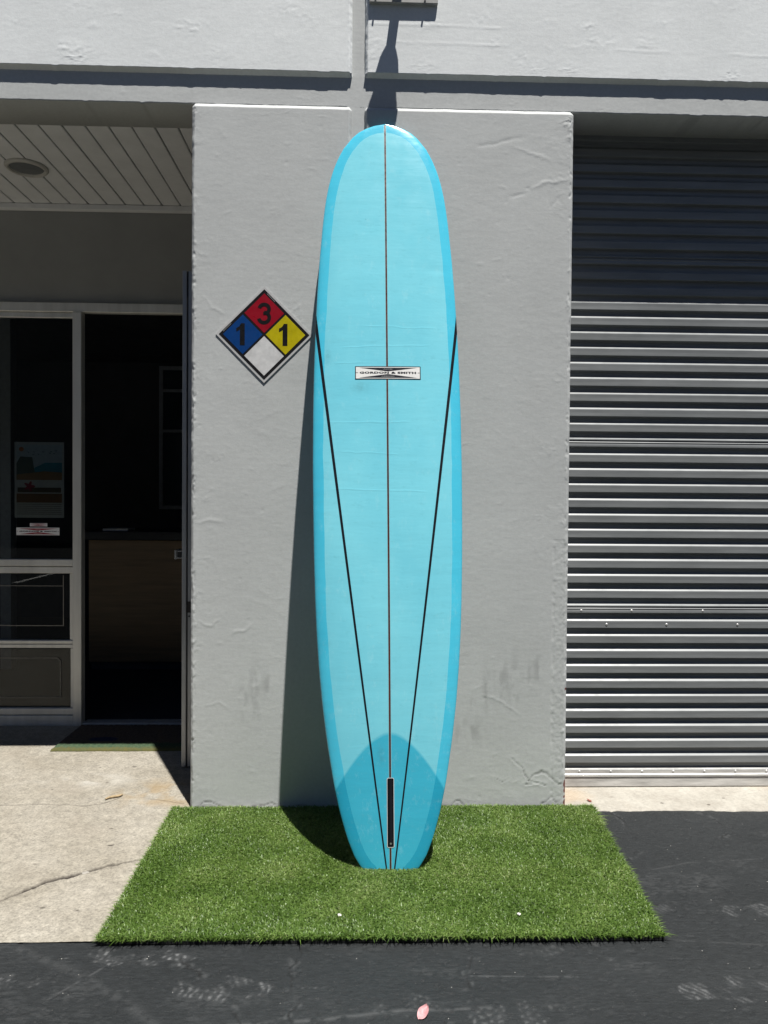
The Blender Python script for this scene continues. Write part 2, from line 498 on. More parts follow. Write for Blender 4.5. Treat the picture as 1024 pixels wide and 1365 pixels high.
tag(put('pavement', grid_mesh('pavement', np.stack([X, Y, Z], -1), pk, {'crack': crack, 'stain': stain, 'water_stain': stain2, 'blot': blot, 'pale': pale}), con.m), kind='structure')

# --- pale apron under the roller shutter
xs = uniq(np.arange(0.86, 1.96, 0.005), np.array([2.2,3,5])); ys = np.arange(-0.045, 0.40, 0.005)
X, Y = np.meshgrid(xs, ys, indexing='ij')
Z = 0.006+(noise2(X, Y, 80, 101, 2)-0.5)*0.0015
Yq = np.where(Y < -0.043, Y+(noise2(X, X*0, 30, 102, 2)-0.5)*0.014, Y); Z = np.where(Y < -0.043, Z-0.012, Z)
st = sstep(1.1, 0.3, np.hypot((X-0.90)/0.16, (Y-0.11)/0.12)+(noise2(X, Y, 12, 103, 3)-0.5)*0.9)
st = np.maximum(st, 0.5*sstep(0.6, 0.8, noise2(X, Y*0.6, 6, 104, 3)))
cr = np.zeros(X.shape)
for (px, py, r) in ((0.955,0.0,0.006),(1.32,0.03,0.006),(1.52,0.01,0.006),(1.12,0.1,0.004),(1.62,0.08,0.005)):
    cr = np.maximum(cr, sstep(1.2, 0.6, np.hypot((X-px)*0.7, Y-py)/r))
ap = NT('pale_concrete')
ac = ap.ramp(ap.noise(7, 6, 0.65), [(0.3, (0.27, 0.25, 0.215)), (0.7, (0.37, 0.352, 0.31))])
ac = ap.mix(1.0, ac, ap.ramp(ap.noise(85, 4, 0.75), [(0.33, 0.78), (0.6, 1.06)]), 'MULTIPLY')
ac = ap.mix(ap.math('MULTIPLY', ap.attr('stain'), 0.34), ac, (0.32, 0.20, 0.09))
ac = ap.mix(ap.attr('crack'), ac, (0.05, 0.04, 0.03))
ap.color(ac).rough(0.85); ap.bump(ap.noise(260, 3, 0.7), 0.5, 0.002)
tag(put('driveway_apron', grid_mesh('driveway_apron', np.stack([X, Yq, Z], -1), None, {'stain': st, 'crack': cr}), ap.m), kind='structure')

# --- painted bay line out on the lot (mirrored in the shop window)
wl = plain('worn_white_road_paint', (0.62, 0.62, 0.60), 0.7, 0.12, 20)
for i, xx in enumerate((-8.0, -5.26, -2.5, 0.3, 3.1, 5.9)):
    o = MB().add([(xx-0.05,-10.5,0.008),(xx+0.05,-10.5,0.008),(xx+0.05,-5.9,0.008),(xx-0.05,-5.9,0.008)], [(0,1,2,3)]).build('bay_line', wl)
    tag(o, kind='structure')

# ================================================================== BUILDING
PXL, PXR = -0.747, 0.881      # pier edges
GX0, GX1 = -0.072, -0.016     # vertical joint
bld = empty('warehouse_building', (0, 0, 0))
tag(bld, 'grey painted concrete warehouse front with pier, recessed shop entrance and roller shutter', 'building')

def relief(xs, zs, seed, strokes, smooth_amp=0.0006, splats=()):
    """trowel ridges, pits and lumps of a hand-finished plaster coat; height outward, metres"""
    r = np.random.default_rng(seed)
    X, Z = np.meshgrid(xs, zs, indexing='ij')
    H = (noise2(X, Z, 6, seed, 3)-0.5)*smooth_amp*1.5+(noise2(X*0.8, Z*1.3, 34, seed+1, 2)-0.5)*smooth_amp*0.55
    x0, x1, z0, z1 = xs[0], xs[-1], zs[0], zs[-1]
    def win(cx, cz, R):
        i0, i1 = np.searchsorted(xs, (cx-R, cx+R)); j0, j1 = np.searchsorted(zs, (cz-R, cz+R))
        return slice(i0, i1), slice(j0, j1)
    lst = []
    for k in range(strokes):
        edge = r.random()
        if edge < 0.45:
            cx = x0+abs(r.normal(0, 0.10)) if r.random() < 0.5 else x1-abs(r.normal(0, 0.10))
        else: cx = r.uniform(x0, x1)
        lst.append((cx, r.uniform(z0, z1), r.normal(0, 0.42), r.uniform(0.010, 0.055), r.normal(0, 3.0), r.uniform(0.00008, 0.0004)))
    for (cx, cz, an, ln, k, A) in lst:
        sx, sz = win(cx, cz, ln*2.6+0.02)
        if sx.stop-sx.start < 2 or sz.stop-sz.start < 2: continue
        dx = X[sx, sz]-cx; dz = Z[sx, sz]-cz
        u = dx*math.cos(an)+dz*math.sin(an); v = -dx*math.sin(an)+dz*math.cos(an)+k*u*u
        v = v+0.004*np.sin(u*90+cx*50)
        prof = np.where(v < 0, np.exp(v/0.0022), np.exp(-v/0.011))
        H[sx, sz] += A*prof*np.exp(-(u/ln)**2)
    for (cx, cz, R, A) in splats:
        sx, sz = win(cx, cz, R*1.6)
        dx = X[sx, sz]-cx; dz = Z[sx, sz]-cz
        m = sstep(1.2, 0.3, np.hypot(dx*0.7, dz*1.2)/R)
        nn = noise2(X[sx, sz]*0.8, Z[sx, sz]*1.4, 55, int(abs(cx*91+cz*57))+7, 2)
        H[sx, sz] += 0.75*A*m*(np.exp(-((nn-0.5)/0.045)**2)+0.25*sstep(0.5, 0.6, nn))
    for k in range(int(strokes*0.8)):
        cx, cz = r.uniform(x0, x1), r.uniform(z0, z1); ln = r.uniform(0.006, 0.022); an = r.normal(0, 0.5)
        sx, sz = win(cx, cz, ln*2.5)
        dx = X[sx, sz]-cx; dz = Z[sx, sz]-cz
        u = dx*math.cos(an)+dz*math.sin(an); v = -dx*math.sin(an)+dz*math.cos(an)+6*u*u*r.normal(0, 1)
        H[sx, sz] += r.uniform(0.0002, 0.0007)*np.exp(-(v/0.0032)**2-(u/ln)**2)
    for k in range(int(strokes*0.45)):
        cx, cz = r.uniform(x0, x1), r.uniform(z0, z1); R = r.uniform(0.002, 0.0045)
        sx, sz = win(cx, cz, 0.02)
        q = np.hypot(X[sx, sz]-cx, Z[sx, sz]-cz)/R
        H[sx, sz] += (-1 if r.random() < 0.7 else 1)*r.uniform(0.0006, 0.0016)*np.exp(-q*q)
    return X, Z, H

def dense(a, b, step, fine, band):
    """coordinates from a to b, finer within band of either end"""
    p = [np.arange(a, a+band, fine), np.arange(a+band, b-band, step), np.arange(b-band, b, fine), np.array([b])]
    return uniq(*p)

def pier_half(x0, x1, outer, seed):
    xs = dense(x0, x1, 0.0055, 0.003, 0.03); zs = uniq(np.arange(0.0, 2.965, 0.0055), np.arange(2.965, 3.0226, 0.003))
    ocx = x0 if outer < 0 else x1
    sp = [(ocx-outer*abs(rng.normal(0.03, 0.05)), z, rng.uniform(0.02, 0.05), rng.uniform(0.0004, 0.0013)) for z in rng.uniform(0.05, 2.95, 16)]
    sp += [(rng.uniform(x0, x1), z, rng.uniform(0.02, 0.06), rng.uniform(0.0003, 0.0009)) for z in rng.uniform(0.02, 0.25, 7)]
    sp += [(rng.uniform(x0, x1), z, rng.uniform(0.015, 0.035), rng.uniform(0.0002, 0.0007)) for z in rng.uniform(0.2, 2.9, 12)]
    if outer > 0: sp += [(0.862, 2.955, 0.035, 0.003), (0.868, 2.90, 0.022, 0.002)]
    X, Z, H = relief(xs, zs, seed, 130, 0.0005, sp)
    dirt = np.zeros(X.shape); rust = np.zeros(X.shape)
    dl = X-x0; dr = x1-X
    # outer arris: rough, knocked and painted over many times
    de = dl if outer < 0 else dr
    H += np.exp(-de/0.010)*(noise2(X, Z, 75, seed+5, 2)-0.5)*0.0050*sstep(0.25, 0.6, noise2(X*0, Z, 6, seed+6, 2))
    co = 0.010+0.006*(noise2(X*0, Z, 14, seed+8, 3)-0.3)
    H -= np.clip(co-de, 0, 1)*1.0
    chips = sstep(0.56, 0.70, noise2(X, Z*0.7, 62, seed+15, 3, 0.7))*np.exp(-((de-0.012)/0.007)**2)*sstep(0.30, 0.55, noise2(X*0, Z, 5, seed+16, 2))
    H -= 0.0024*chips
    H += 0.0013*sstep(0.56, 0.70, noise2(X, Z*0.6, 60, seed+17, 3, 0.7))*np.exp(-((de-0.014)/0.010)**2)*sstep(0.35, 0.6, noise2(X*0, Z, 4, seed+18, 2))
    # joint side: chamfer down to the groove
    dg = dr if outer < 0 else dl
    cg = 0.009+0.004*(noise2(X*0, Z, 20, seed+9, 3)-0.4)
    H -= np.clip(cg-dg, 0, 1)*1.3
    # top chamfer meeting the band above
    ct = 0.026+0.002*(noise2(X, Z*0, 18, seed+10, 3)-0.5)
    H -= np.clip(ct-(3.0225-Z), 0, 1)*1.0
    # polylines of broken plaster low down, and scuffs
    cr = []
    if outer > 0:
        cr = [([(0.64,0.22),(0.675,0.183),(0.70,0.15),(0.722,0.117),(0.76,0.105)], 0.0030), ([(0.715,0.125),(0.741,0.148),(0.775,0.162),(0.80,0.156),(0.825,0.125),(0.85,0.107),(0.872,0.10)], 0.0038),
              ([(0.38,0.01),(0.40,0.035),(0.42,0.03),(0.44,0.005)], 0.0030), ([(0.77,0.005),(0.80,0.04),(0.82,0.045),(0.85,0.012)], 0.0030), ([(0.56,0.135),(0.60,0.115),(0.63,0.125)], 0.002), ([(0.70,0.11),(0.79,0.10)], 0.002)]
        soft = [([(0.50,0.50),(0.56,0.485),(0.62,0.445),(0.69,0.40)], 0.004, 0.0010), ([(0.45,2.855),(0.55,2.87),(0.68,2.90)], 0.006, -0.0009), ([(0.70,2.67),(0.75,2.70),(0.80,2.71),(0.87,2.715)], 0.005, 0.0013), ([(0.60,2.86),(0.70,2.83),(0.80,2.79)], 0.005, 0.0009), ([(0.60,2.64),(0.68,2.66)], 0.006, -0.001), ([(0.775,2.67),(0.785,2.60),(0.82,2.64),(0.84,2.60)], 0.004, -0.0008)]
        scuffs = [(0.60,0.55,0.030,0.10),(0.65,0.54,0.025,0.12),(0.53,0.52,0.016,0.09),(0.71,0.57,0.02,0.06),(0.75,0.60,0.018,0.07),(0.47,0.46,0.010,0.03),(0.45,0.33,0.07,0.05)]
        strip = (X > 0.818)*(Z < 1.17)
        H += strip*((noise2(X, Z, 120, seed+20, 2)-0.5)*0.0016-0.0006)
        line = np.exp(-((X-0.818)/0.003)**2)*(Z < 1.17)*sstep(0.3, 0.55, noise2(X, Z, 40, seed+21, 2))
        H -= 0.0022*line
        for (zc, h) in ((0.10,0.026),(0.075,0.018),(0.52,0.007),(0.02,0.02),(0.047,0.010)):
            rust = np.maximum(rust, sstep(0.9, 0.5, np.hypot((dr-0.002)/0.011, (Z-zc)/h)+(noise2(X, Z, 60, 31, 2)-0.5)*0.5))
    else:
        cr = [([(-0.72,0.02),(-0.66,0.035),(-0.60,0.015)], 0.0026), ([(-0.45,0.015),(-0.40,0.03),(-0.36,0.012)], 0.0026), ([(-0.30,0.02),(-0.2,0.012)], 0.003)]
        soft = [([(-0.72,0.81),(-0.66,0.80),(-0.62,0.83)], 0.004, 0.0011), ([(-0.58,0.755),(-0.53,0.77),(-0.48,0.80)], 0.004, 0.0010), ([(-0.74,1.235),(-0.66,1.245),(-0.60,1.235)], 0.005, 0.0009),
                ([(-0.70,2.20),(-0.66,2.16),(-0.60,2.12)], 0.004, 0.0010), ([(-0.33,2.12),(-0.29,2.16),(-0.28,2.09),(-0.31,2.10)], 0.004, 0.0010), ([(-0.70,0.45),(-0.62,0.46),(-0.57,0.43)], 0.004, 0.0008)]
        scuffs = [(-0.47,0.515,0.03,0.10),(-0.52,0.48,0.02,0.07),(-0.42,0.54,0.02,0.05)]
    Xj = X+(noise2(X, Z, 35, 3, 2)-0.5)*0.018; Zj = Z+(noise2(X, Z, 35, 4, 2)-0.5)*0.018
    for pts, w_ in cr:
        d, fr = seg_dist(Xj, Zj, pts)
        H += 0.0006*np.exp(-(d/0.010)**2)-0.0022*np.exp(-(d/(w_*0.8))**2)
        dirt = np.maximum(dirt, 0.6*np.exp(-(d/(w_*0.75))**2)*sstep(0.3, 0.5, noise2(X, Z, 30, 6, 2)))
    for pts, w_, A in soft:
        d, fr = seg_dist(Xj, Zj, pts)
        H += A*np.exp(-(d/w_)**2)*np.sin(np.clip(fr, 0, 1)*math.pi)**0.6
    for (cx, cz, sx, sz) in scuffs:
        dirt = np.maximum(dirt, 0.34*np.exp(-((X-cx)/sx)**2-((Z-cz)/sz)**2)*sstep(0.35, 0.7, noise2(X*2.2, Z*0.8, 26, 77, 3)))
    # dark broken line where the wall meets the ground
    dirt = np.maximum(dirt, 0.9*sstep(0.016, 0.006, Z+(noise2(X, Z*0, 30, seed+30, 3)-0.5)*0.02))
    P = np.stack([X, -H, Z], -1)
    # returns of the side faces
    def side(col, y):
        q = P[col].copy(); q[:, 1] = y; return q
    eo, eg = (0, -1) if outer < 0 else (-1, 0)
    o1, o2 = side(eo, 0.03), side(eo, 0.27); g1, g2 = side(eg, 0.0185), side(eg, 0.06)
    left = [o2, o1] if outer < 0 else [g2, g1]
    right = [g1, g2] if outer < 0 else [o1, o2]
    P = np.concatenate([np.stack(left), P, np.stack(right)], 0)
    pad = lambda A: np.concatenate([A[:1], A[:1], A, A[-1:], A[-1:]], 0)
    return P, pad(dirt), pad(rust)

def join_grids(name, grids):
    bm_v = []; attrs = [[], []]; quads = []; base = 0
    for P, d, r in grids:
        nu, nv = P.shape[:2]
        idx = np.arange(nu*nv).reshape(nu, nv)+base
        quads.append(np.stack([idx[:-1,:-1], idx[1:,:-1], idx[1:,1:], idx[:-1,1:]], -1).reshape(-1, 4))
        bm_v.append(P.reshape(-1, 3)); attrs[0].append(d.ravel()); attrs[1].append(r.ravel()); base += nu*nv
    pts = np.concatenate(bm_v); q = np.concatenate(quads)
    me = bpy.data.meshes.new(name)
    me.vertices.add(len(pts)); me.loops.add(q.size); me.polygons.add(len(q))
    me.vertices.foreach_set('co', pts.astype(np.float32).ravel())
    me.loops.foreach_set('vertex_index', q.astype(np.int32).ravel())
    me.polygons.foreach_set('loop_start', np.arange(0, q.size, 4, dtype=np.int32))
    me.polygons.foreach_set('use_smooth', np.full(len(q), True))
    me.update(calc_edges=True)
    set_attr(me, 'dirt', np.concatenate(attrs[0])); set_attr(me, 'rust', np.concatenate(attrs[1]))
    return me

P1 = pier_half(PXL, GX0, -1, 21)
P2 = pier_half(GX1, PXR, 1, 22)
pier = put('pier', join_grids('pier', [P1, P2]), M['pier'], bld)
box('pier_joint', GX0-0.02, GX1+0.02, 0.0170, 0.20, -0.02, 3.06, M['pier'], bld)

def upper_half(x0, x1, joint, seed):
    if joint > 0: xs = uniq(np.array([-9,-5,-3,-2.2]), np.arange(-1.85, x1-0.03, 0.006), np.arange(x1-0.03, x1, 0.003), np.array([x1]))
    else: xs = uniq(np.array([x0]), np.arange(x0, x0+0.03, 0.003), np.arange(x0+0.03, 1.95, 0.006), np.array([2.3,3,5,9]))
    zs = uniq(np.arange(3.152, 3.19, 0.003), np.arange(3.19, 3.62, 0.006), np.array([3.8,4.4,5.4,6.4]))
    sp = [(rng.uniform(-1.7, 1.8), rng.uniform(3.17, 3.46), rng.uniform(0.02, 0.06), rng.uniform(0.0005, 0.0016)) for _ in range(34)]
    sp = [s for s in sp if x0 < s[0] < x1]
    X, Z, H = relief(xs, zs, seed, 110, 0.0005, sp)
    dirt = np.zeros(X.shape)
    for (a, b, z, zz) in ((0.0, 1.9, 3.285, 3.262), (0.0, 0.6, 3.36, 3.35)):
        zl = z+(zz-z)*(X-a)/(b-a)
        H += 0.0008*np.exp(-((Z-zl-(noise2(X, Z*0, 9, 5, 2)-0.5)*0.006)/0.003)**2)*(X > a)*(X < b)*sstep(0.35, 0.5, noise2(X, Z*0, 5, seed+3, 2))
    dj = (x1-X) if joint > 0 else (X-x0)
    cg = 0.010+0.004*(noise2(X*0, Z, 25, seed+9, 3)-0.4)
    H -= np.clip(cg-dj, 0, 1)*1.3
    H += np.exp(-dj/0.012)*(noise2(X, Z, 70, seed+4, 2)-0.5)*0.004
    # lower arris: uneven, with paint drips
    zj = Z.copy()
    low = np.exp(-(Z-3.152)/0.004)
    zj += low*((noise2(X, Z*0, 45, seed+12, 2)-0.5)*0.003-0.004*sstep(0.80, 0.9, noise2(X, Z*0, 28, seed+13, 1)))
    P = np.stack([X, -H-0.001, zj], -1)
    # soffit of the panel, sloping back to the band
    b = P[:, :1].copy(); b[:, :, 1] = 0.002; b[:, :, 2] = P[:, :1, 2]-0.0004
    c = b.copy(); c[:, :, 1] = 0.021; c[:, :, 2] = 3.135
    P = np.concatenate([c, b, P], 1)
    pd = lambda A: np.concatenate([A[:, :1], A[:, :1], A], 1)
    dirt = pd(dirt)
    e = P[-1:].copy() if joint > 0 else P[:1].copy(); e[:, :, 1] = 0.05
    if joint > 0: P = np.concatenate([P, e], 0); dirt = np.concatenate([dirt, dirt[-1:]], 0)
    else: P = np.concatenate([e, P], 0); dirt = np.concatenate([dirt[:1], dirt], 0)
    return P, dirt, dirt*0
for a in ((-9, GX0, 1, 31), (GX1, 9, -1, 32)):
    me = join_grids('upper_panel', [upper_half(*a)])
    me.polygons.foreach_set('use_smooth', [True]*len(me.polygons))
    put('upper_panel', me, M['panel'], bld)

# recessed band over the openings (its underside is the head of both openings)
xs = uniq(np.array([-9,-5,-3,-2.2]), np.arange(-1.9, 1.98, 0.006), np.array([2.3,3,5,9]))
zs = uniq(np.arange(3.014, 3.17, 0.005), np.array([3.4,4.5,6.4]))
sp = [(rng.uniform(-1.7, 1.8), rng.uniform(3.01, 3.08), 0.03, 0.0008) for _ in range(14)]
X, Z, H = relief(xs, zs, 41, 60, 0.0004, sp)
low = np.exp(-(Z-3.014)/0.006)
zj = Z+low*((noise2(X, Z*0, 40, 44, 2)-0.5)*0.005-0.006*sstep(0.82, 0.9, noise2(X, Z*0, 25, 45, 1)))
P = np.stack([X, 0.0175-H, zj], -1)
b = P[:, :1].copy(); b[:, :, 1] = 0.0245; b[:, :, 2] = 3.012
c = b.copy(); c[:, :, 1] = 0.235; c[:, :, 2] = 3.014
e = c.copy(); e[:, :, 2] = 3.6
P = np.concatenate([e, c, b, P], 1)
put('head_band', join_grids('head_band', [(P, np.zeros(P.shape[:2]), np.zeros(P.shape[:2]))]), M['pier'], bld)

# shell so that the inside is dark
sh = MB()
sh.box(-9.2, 9.2, 0.06, 9, 6.0, 6.3)          # roof
sh.box(-9.2, -9.0, 0.03, 9, -0.04, 6.0)
sh.box(9.0, 9.2, 0.03, 9, -0.04, 6.0)
sh.box(-9.0, 9.0, 8.8, 9.0, -0.04, 6.0)
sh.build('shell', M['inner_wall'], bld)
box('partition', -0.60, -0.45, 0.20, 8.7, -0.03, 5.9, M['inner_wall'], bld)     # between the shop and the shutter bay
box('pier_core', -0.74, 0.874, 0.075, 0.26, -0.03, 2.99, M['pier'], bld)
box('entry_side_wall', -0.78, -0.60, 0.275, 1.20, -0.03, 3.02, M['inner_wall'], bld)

# ---- soffit of tongue-and-groove boards
sof = MB().box(-6, -0.60, 0.236, 1.26, 3.055, 3.12).build('soffit', M['black'], bld)
pl = MB().box(0.0035, 0.1015, 0.238, 1.205, 3.018, 3.045, 0.003)
pm = pyd('plank', pl.v, pl.f); pm.materials.append(M['soffit'])
x = -0.757-0.105
first = True
for k in range(22):
    o = put('plank', pm, None, sof)
    o.location = (x-k*0.105, 0, rng.uniform(-0.0012, 0.0012))
box('soffit_trim', -6, -0.79, 1.16, 1.198, 2.985, 3.0165, M['soffit'], bld, 0.003)
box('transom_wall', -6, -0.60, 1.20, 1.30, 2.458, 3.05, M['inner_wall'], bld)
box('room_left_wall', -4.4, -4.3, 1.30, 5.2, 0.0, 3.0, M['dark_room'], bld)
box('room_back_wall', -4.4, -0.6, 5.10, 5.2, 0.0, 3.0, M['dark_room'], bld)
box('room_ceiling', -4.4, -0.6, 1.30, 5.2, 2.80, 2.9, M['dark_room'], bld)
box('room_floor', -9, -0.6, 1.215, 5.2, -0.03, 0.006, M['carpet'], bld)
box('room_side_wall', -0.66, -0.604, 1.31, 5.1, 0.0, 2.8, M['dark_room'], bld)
box('room_post', -2.78, -2.70, 2.60, 2.70, 0.006, 2.8, plain('post_paint', (0.22, 0.24, 0.26), 0.7), bld)
idr = empty('interior_window', (-2.1, 5.06, 1.2)); idr.parent = bld
fr_m = plain('interior_frame_paint', (0.25, 0.28, 0.33), 0.6)
for (x0, x1, z0, z1) in ((-2.23,-2.19,1.20,2.76),(-1.40,-1.36,1.20,2.76),(-2.19,-1.40,2.72,2.76),(-2.19,-1.40,1.20,1.24),(-2.19,-1.40,2.48,2.51),(-2.19,-1.40,2.04,2.07)):
    box('frame_bar', x0, x1, 5.05, 5.095, z0, z1, fr_m, idr)
for z0, z1 in ((1.24,2.04),(2.07,2.48),(2.51,2.72)):
    box('pane', -2.19, -1.40, 5.075, 5.085, z0, z1, plain('dark_inner_glass', (0.03, 0.045, 0.06), 0.1), idr)

# ---- shop front: fixed window with three panes left of the door
win = empty('shop_window', (-2.3, 1.21, 0)); win.parent = bld
win['label'] = 'aluminium framed shop window with three stacked panes'
YF0, YF1 = 1.175, 1.225
def member(name, x0, x1, z0, z1, y0=YF0, y1=YF1, par=None, mat=None):
    return box(name, x0, x1, y0, y1, z0, z1, mat or M['alu'], par or win, 0.003)
member('head_rail', -4.2, -0.80, 2.404, 2.457)
member('mullion', -1.688, -1.637, 0.004, 2.403, 1.165)
member('mullion', -3.35, -3.30, 0.004, 2.403)
member('stop_bead', -3.299, -1.689, 2.372, 2.403, 1.19)
member('transom', -3.299, -1.689, 0.935, 0.974, 1.172)
member('transom', -3.299, -1.689, 0.893, 0.931, 1.178)
member('transom', -3.299, -1.689, 0.482, 0.502, 1.176)
member('transom', -3.299, -1.689, 0.457, 0.479, 1.180)
member('side_bead', -1.712, -1.689, 0.503, 0.892, 1.186)
member('side_bead', -1.708, -1.689, 0.106, 0.456, 1.186)
member('sill_rail', -3.299, -1.689, 0.068, 0.105, 1.176)
member('sill_rail', -3.299, -1.689, 0.004, 0.064, 1.170)
for z0, z1 in ((0.974,2.372),(0.502,0.893),(0.105,0.457)):
    MB().box(-3.30, -1.70, 1.204, 1.210, z0, z1).build('pane', M['glass'], win)
tape = plain('silver_alarm_tape', (0.16, 0.155, 0.14), 0.5, 0.25, 60)
t = MB()
y0, y1 = 1.2015, 1.2035
t.box(-3.2, -1.757, y0, y1, 0.582, 0.587); t.box(-3.2, -1.757, y0, y1, 0.815, 0.819); t.box(-1.757, -1.752, y0, y1, 0.582, 0.880)
t.build('alarm_tape', tape, win)
t = MB()
t.box(-3.2, -1.79, y0, y1, 0.392, 0.397); t.box(-3.2, -1.770, y0, y1, 0.163, 0.168); t.box(-1.774, -1.769, y0, y1, 0.168, 0.378)
t.add([(-1.79,y0,0.397),(-1.79,y0,0.391),(-1.774,y0,0.374),(-1.769,y0,0.378)], [(0,1,2,3)])
t.build('alarm_tape', tape, win)

# ---- door, standing open at right angles, hinged at the pier side
door = empty('door', (-0.873, 1.18, 0.0)); door.parent = bld
door['label'] = 'narrow aluminium glass door swung open beside the pier'
DX0, DX1, DY0, DY1 = -0.897, -0.852, 0.478, 1.165
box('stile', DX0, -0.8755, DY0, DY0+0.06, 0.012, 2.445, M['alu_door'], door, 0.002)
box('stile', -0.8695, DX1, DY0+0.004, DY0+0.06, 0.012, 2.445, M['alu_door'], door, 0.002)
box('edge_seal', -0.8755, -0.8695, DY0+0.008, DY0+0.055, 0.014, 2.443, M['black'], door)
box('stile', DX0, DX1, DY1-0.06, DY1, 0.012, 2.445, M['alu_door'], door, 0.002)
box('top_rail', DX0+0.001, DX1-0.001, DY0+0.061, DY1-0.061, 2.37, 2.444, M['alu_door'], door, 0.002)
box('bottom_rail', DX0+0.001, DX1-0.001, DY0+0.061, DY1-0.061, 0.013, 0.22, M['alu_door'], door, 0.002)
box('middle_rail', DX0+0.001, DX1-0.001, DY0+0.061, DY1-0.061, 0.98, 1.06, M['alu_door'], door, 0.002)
for z0, z1 in ((0.221,0.979),(1.061,2.369)):
    box('pane', -0.8785, -0.8715, DY0+0.0605, DY1-0.0605, z0, z1, M['glass'], door)
hm = plain('handle_steel', (0.5, 0.5, 0.5), 0.25, 0.1, metal=0.9)
h = MB().box(-0.930, -0.8975, DY0+0.014, DY0+0.024, 1.074, 1.0785).box(-0.930, -0.8975, DY0+0.014, DY0+0.024, 1.040, 1.0445).box(-0.936, -0.928, DY0+0.012, DY0+0.12, 1.036, 1.082)
h.build('handle', hm, door)
box('handle_plate', -0.921, -0.9, DY0+0.016, DY0+0.022, 1.0447, 1.0738, M['black'], door)
box('lock_case', -0.8685, -0.853, DY0+0.0015, DY0+0.0038, 0.775, 0.83, M['black'], door)
mb = MB(); mb.lathe([(0.0045,0),(0.0045,0.003)], (0,-1,0), (-0.861, DY0+0.0038, 0.757), 12, cap1=True); mb.build('screw', M['black'], door)
box('door_jamb', -0.848, -0.79, 1.17, 1.225, 0.004, 2.402, M['alu'], bld, 0.003)
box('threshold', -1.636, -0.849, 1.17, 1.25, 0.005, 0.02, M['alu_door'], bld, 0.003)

# ---- roller shutter
shu = empty('roller_shutter', (1.9, 0.225, 0)); shu.parent = bld
shu['label'] = 'grey corrugated metal roller shutter, closed'
PITCH = 0.0700
SX0, SX1 = 0.884, 4.2
def slat_mesh(kind):
    if kind == 0:
        pr = [(0.0145,0.0700),(0.0120,0.0690),(0.0030,0.0600),(0.0008,0.0582),(0.0002,0.0560),(0.0004,0.0420),(0.0,0.0270),(0.0008,0.0252),(0.0030,0.0244),(0.0140,0.0215),(0.0175,0.0190),(0.0175,0.0050),(0.0145,0.0)]
    else:
        pr = [(0.0145,0.0700),(0.0120,0.0690),(0.0030,0.0620),(0.0,0.0600),(0.0,0.0560),(0.0050,0.0545),(0.0050,0.0520),(0.0012,0.0480),(0.0,0.0460),(0.0014,0.0400),(0.0002,0.0340),(0.0,0.0270),(0.0008,0.0252),(0.0030,0.0244),(0.0140,0.0215),(0.0175,0.0190),(0.0175,0.0050),(0.0145,0.0)]
    xs = [SX0]+[SX0+0.02+i*0.22 for i in range(16)]
    xs = [q for q in xs if q < SX1]+[SX1]
    vs = []; fs = []; n = len(pr)
    for i, xx in enumerate(xs):
        for (yy, zz) in pr: vs.append((xx, yy, zz))
    for i in range(len(xs)-1):
        for j in range(n-1):
            fs.append((i*n+j, i*n+j+1, (i+1)*n+j+1, (i+1)*n+j))
    me = pyd('slat', vs, fs, False)
    me.materials.append(M['shutter'])
    return me
SM = [slat_mesh(0), slat_mesh(1)]
SBASE = 0.095
for k in range(42):
    z = SBASE+k*PITCH
    special = k in (10, 21, 33)
    o = put('slat', SM[1 if special else 0], None, shu)
    o.location = (-1.9, rng.uniform(-0.0006, 0.0006), z)
    if special: pass
bb = MB()
pr = [(0.012,0.0945),(0.002,0.0905),(0.0,0.087),(0.0,0.070),(-0.003,0.067),(-0.006,0.0655),(-0.006,0.0565),(0.004,0.0545),(0.006,0.054)]
vs = []; fs = []; n = len(pr)
for xx in (SX0, SX1):
    for yy, zz in pr: vs.append((xx, 0.225+yy, zz))
for j in range(n-1): fs.append((j, j+1, n+j+1, n+j))
bb.add(vs, fs).build('bottom_bar', M['shutter_pale'], shu)
box('bottom_seal', SX0, SX1, 0.222, 0.262, 0.0075, 0.0535, plain('worn_grey_seal', (0.46, 0.45, 0.43), 0.7, 0.3, 35, stretch=(0.2, 1, 1.5), bump=0.3), shu, 0.004)
rv = MB().lathe([(0.0065,0.0),(0.006,0.0016),(0.0042,0.0030),(0.0015,0.0037),(0.0003,0.0038)], (0,-1,0), (0,0,0), 14)
rm = pyd('rivet', rv.v, rv.f, True); rm.materials.append(M['shutter_pale'])
def rivet(x, y, z):
    o = put('rivet', rm, None, shu); o.location = (x-1.9, y-0.225, z)
for i in range(8): rivet(1.005+i*0.1475, 0.2255, 0.079)
rivet(0.906, 0.220, 0.061)
for xx in (1.004, 1.24, 1.575, 1.95): rivet(xx, 0.2265, SBASE+10*PITCH+0.036)
for xx in (0.920, 1.123, 1.405, 1.74): rivet(xx, 0.2262, SBASE+9*PITCH+0.042)
box('guide_rail', 0.8755, 0.8835, 0.262, 0.33, 0.007, 3.0, M['shutter'], shu)
shu.location.y -= 0.010      # curtain hangs close behind the head band
box('shutter_bay_back', 0.80, 6, 0.60, 0.65, -0.03, 3.0, M['black'], bld)

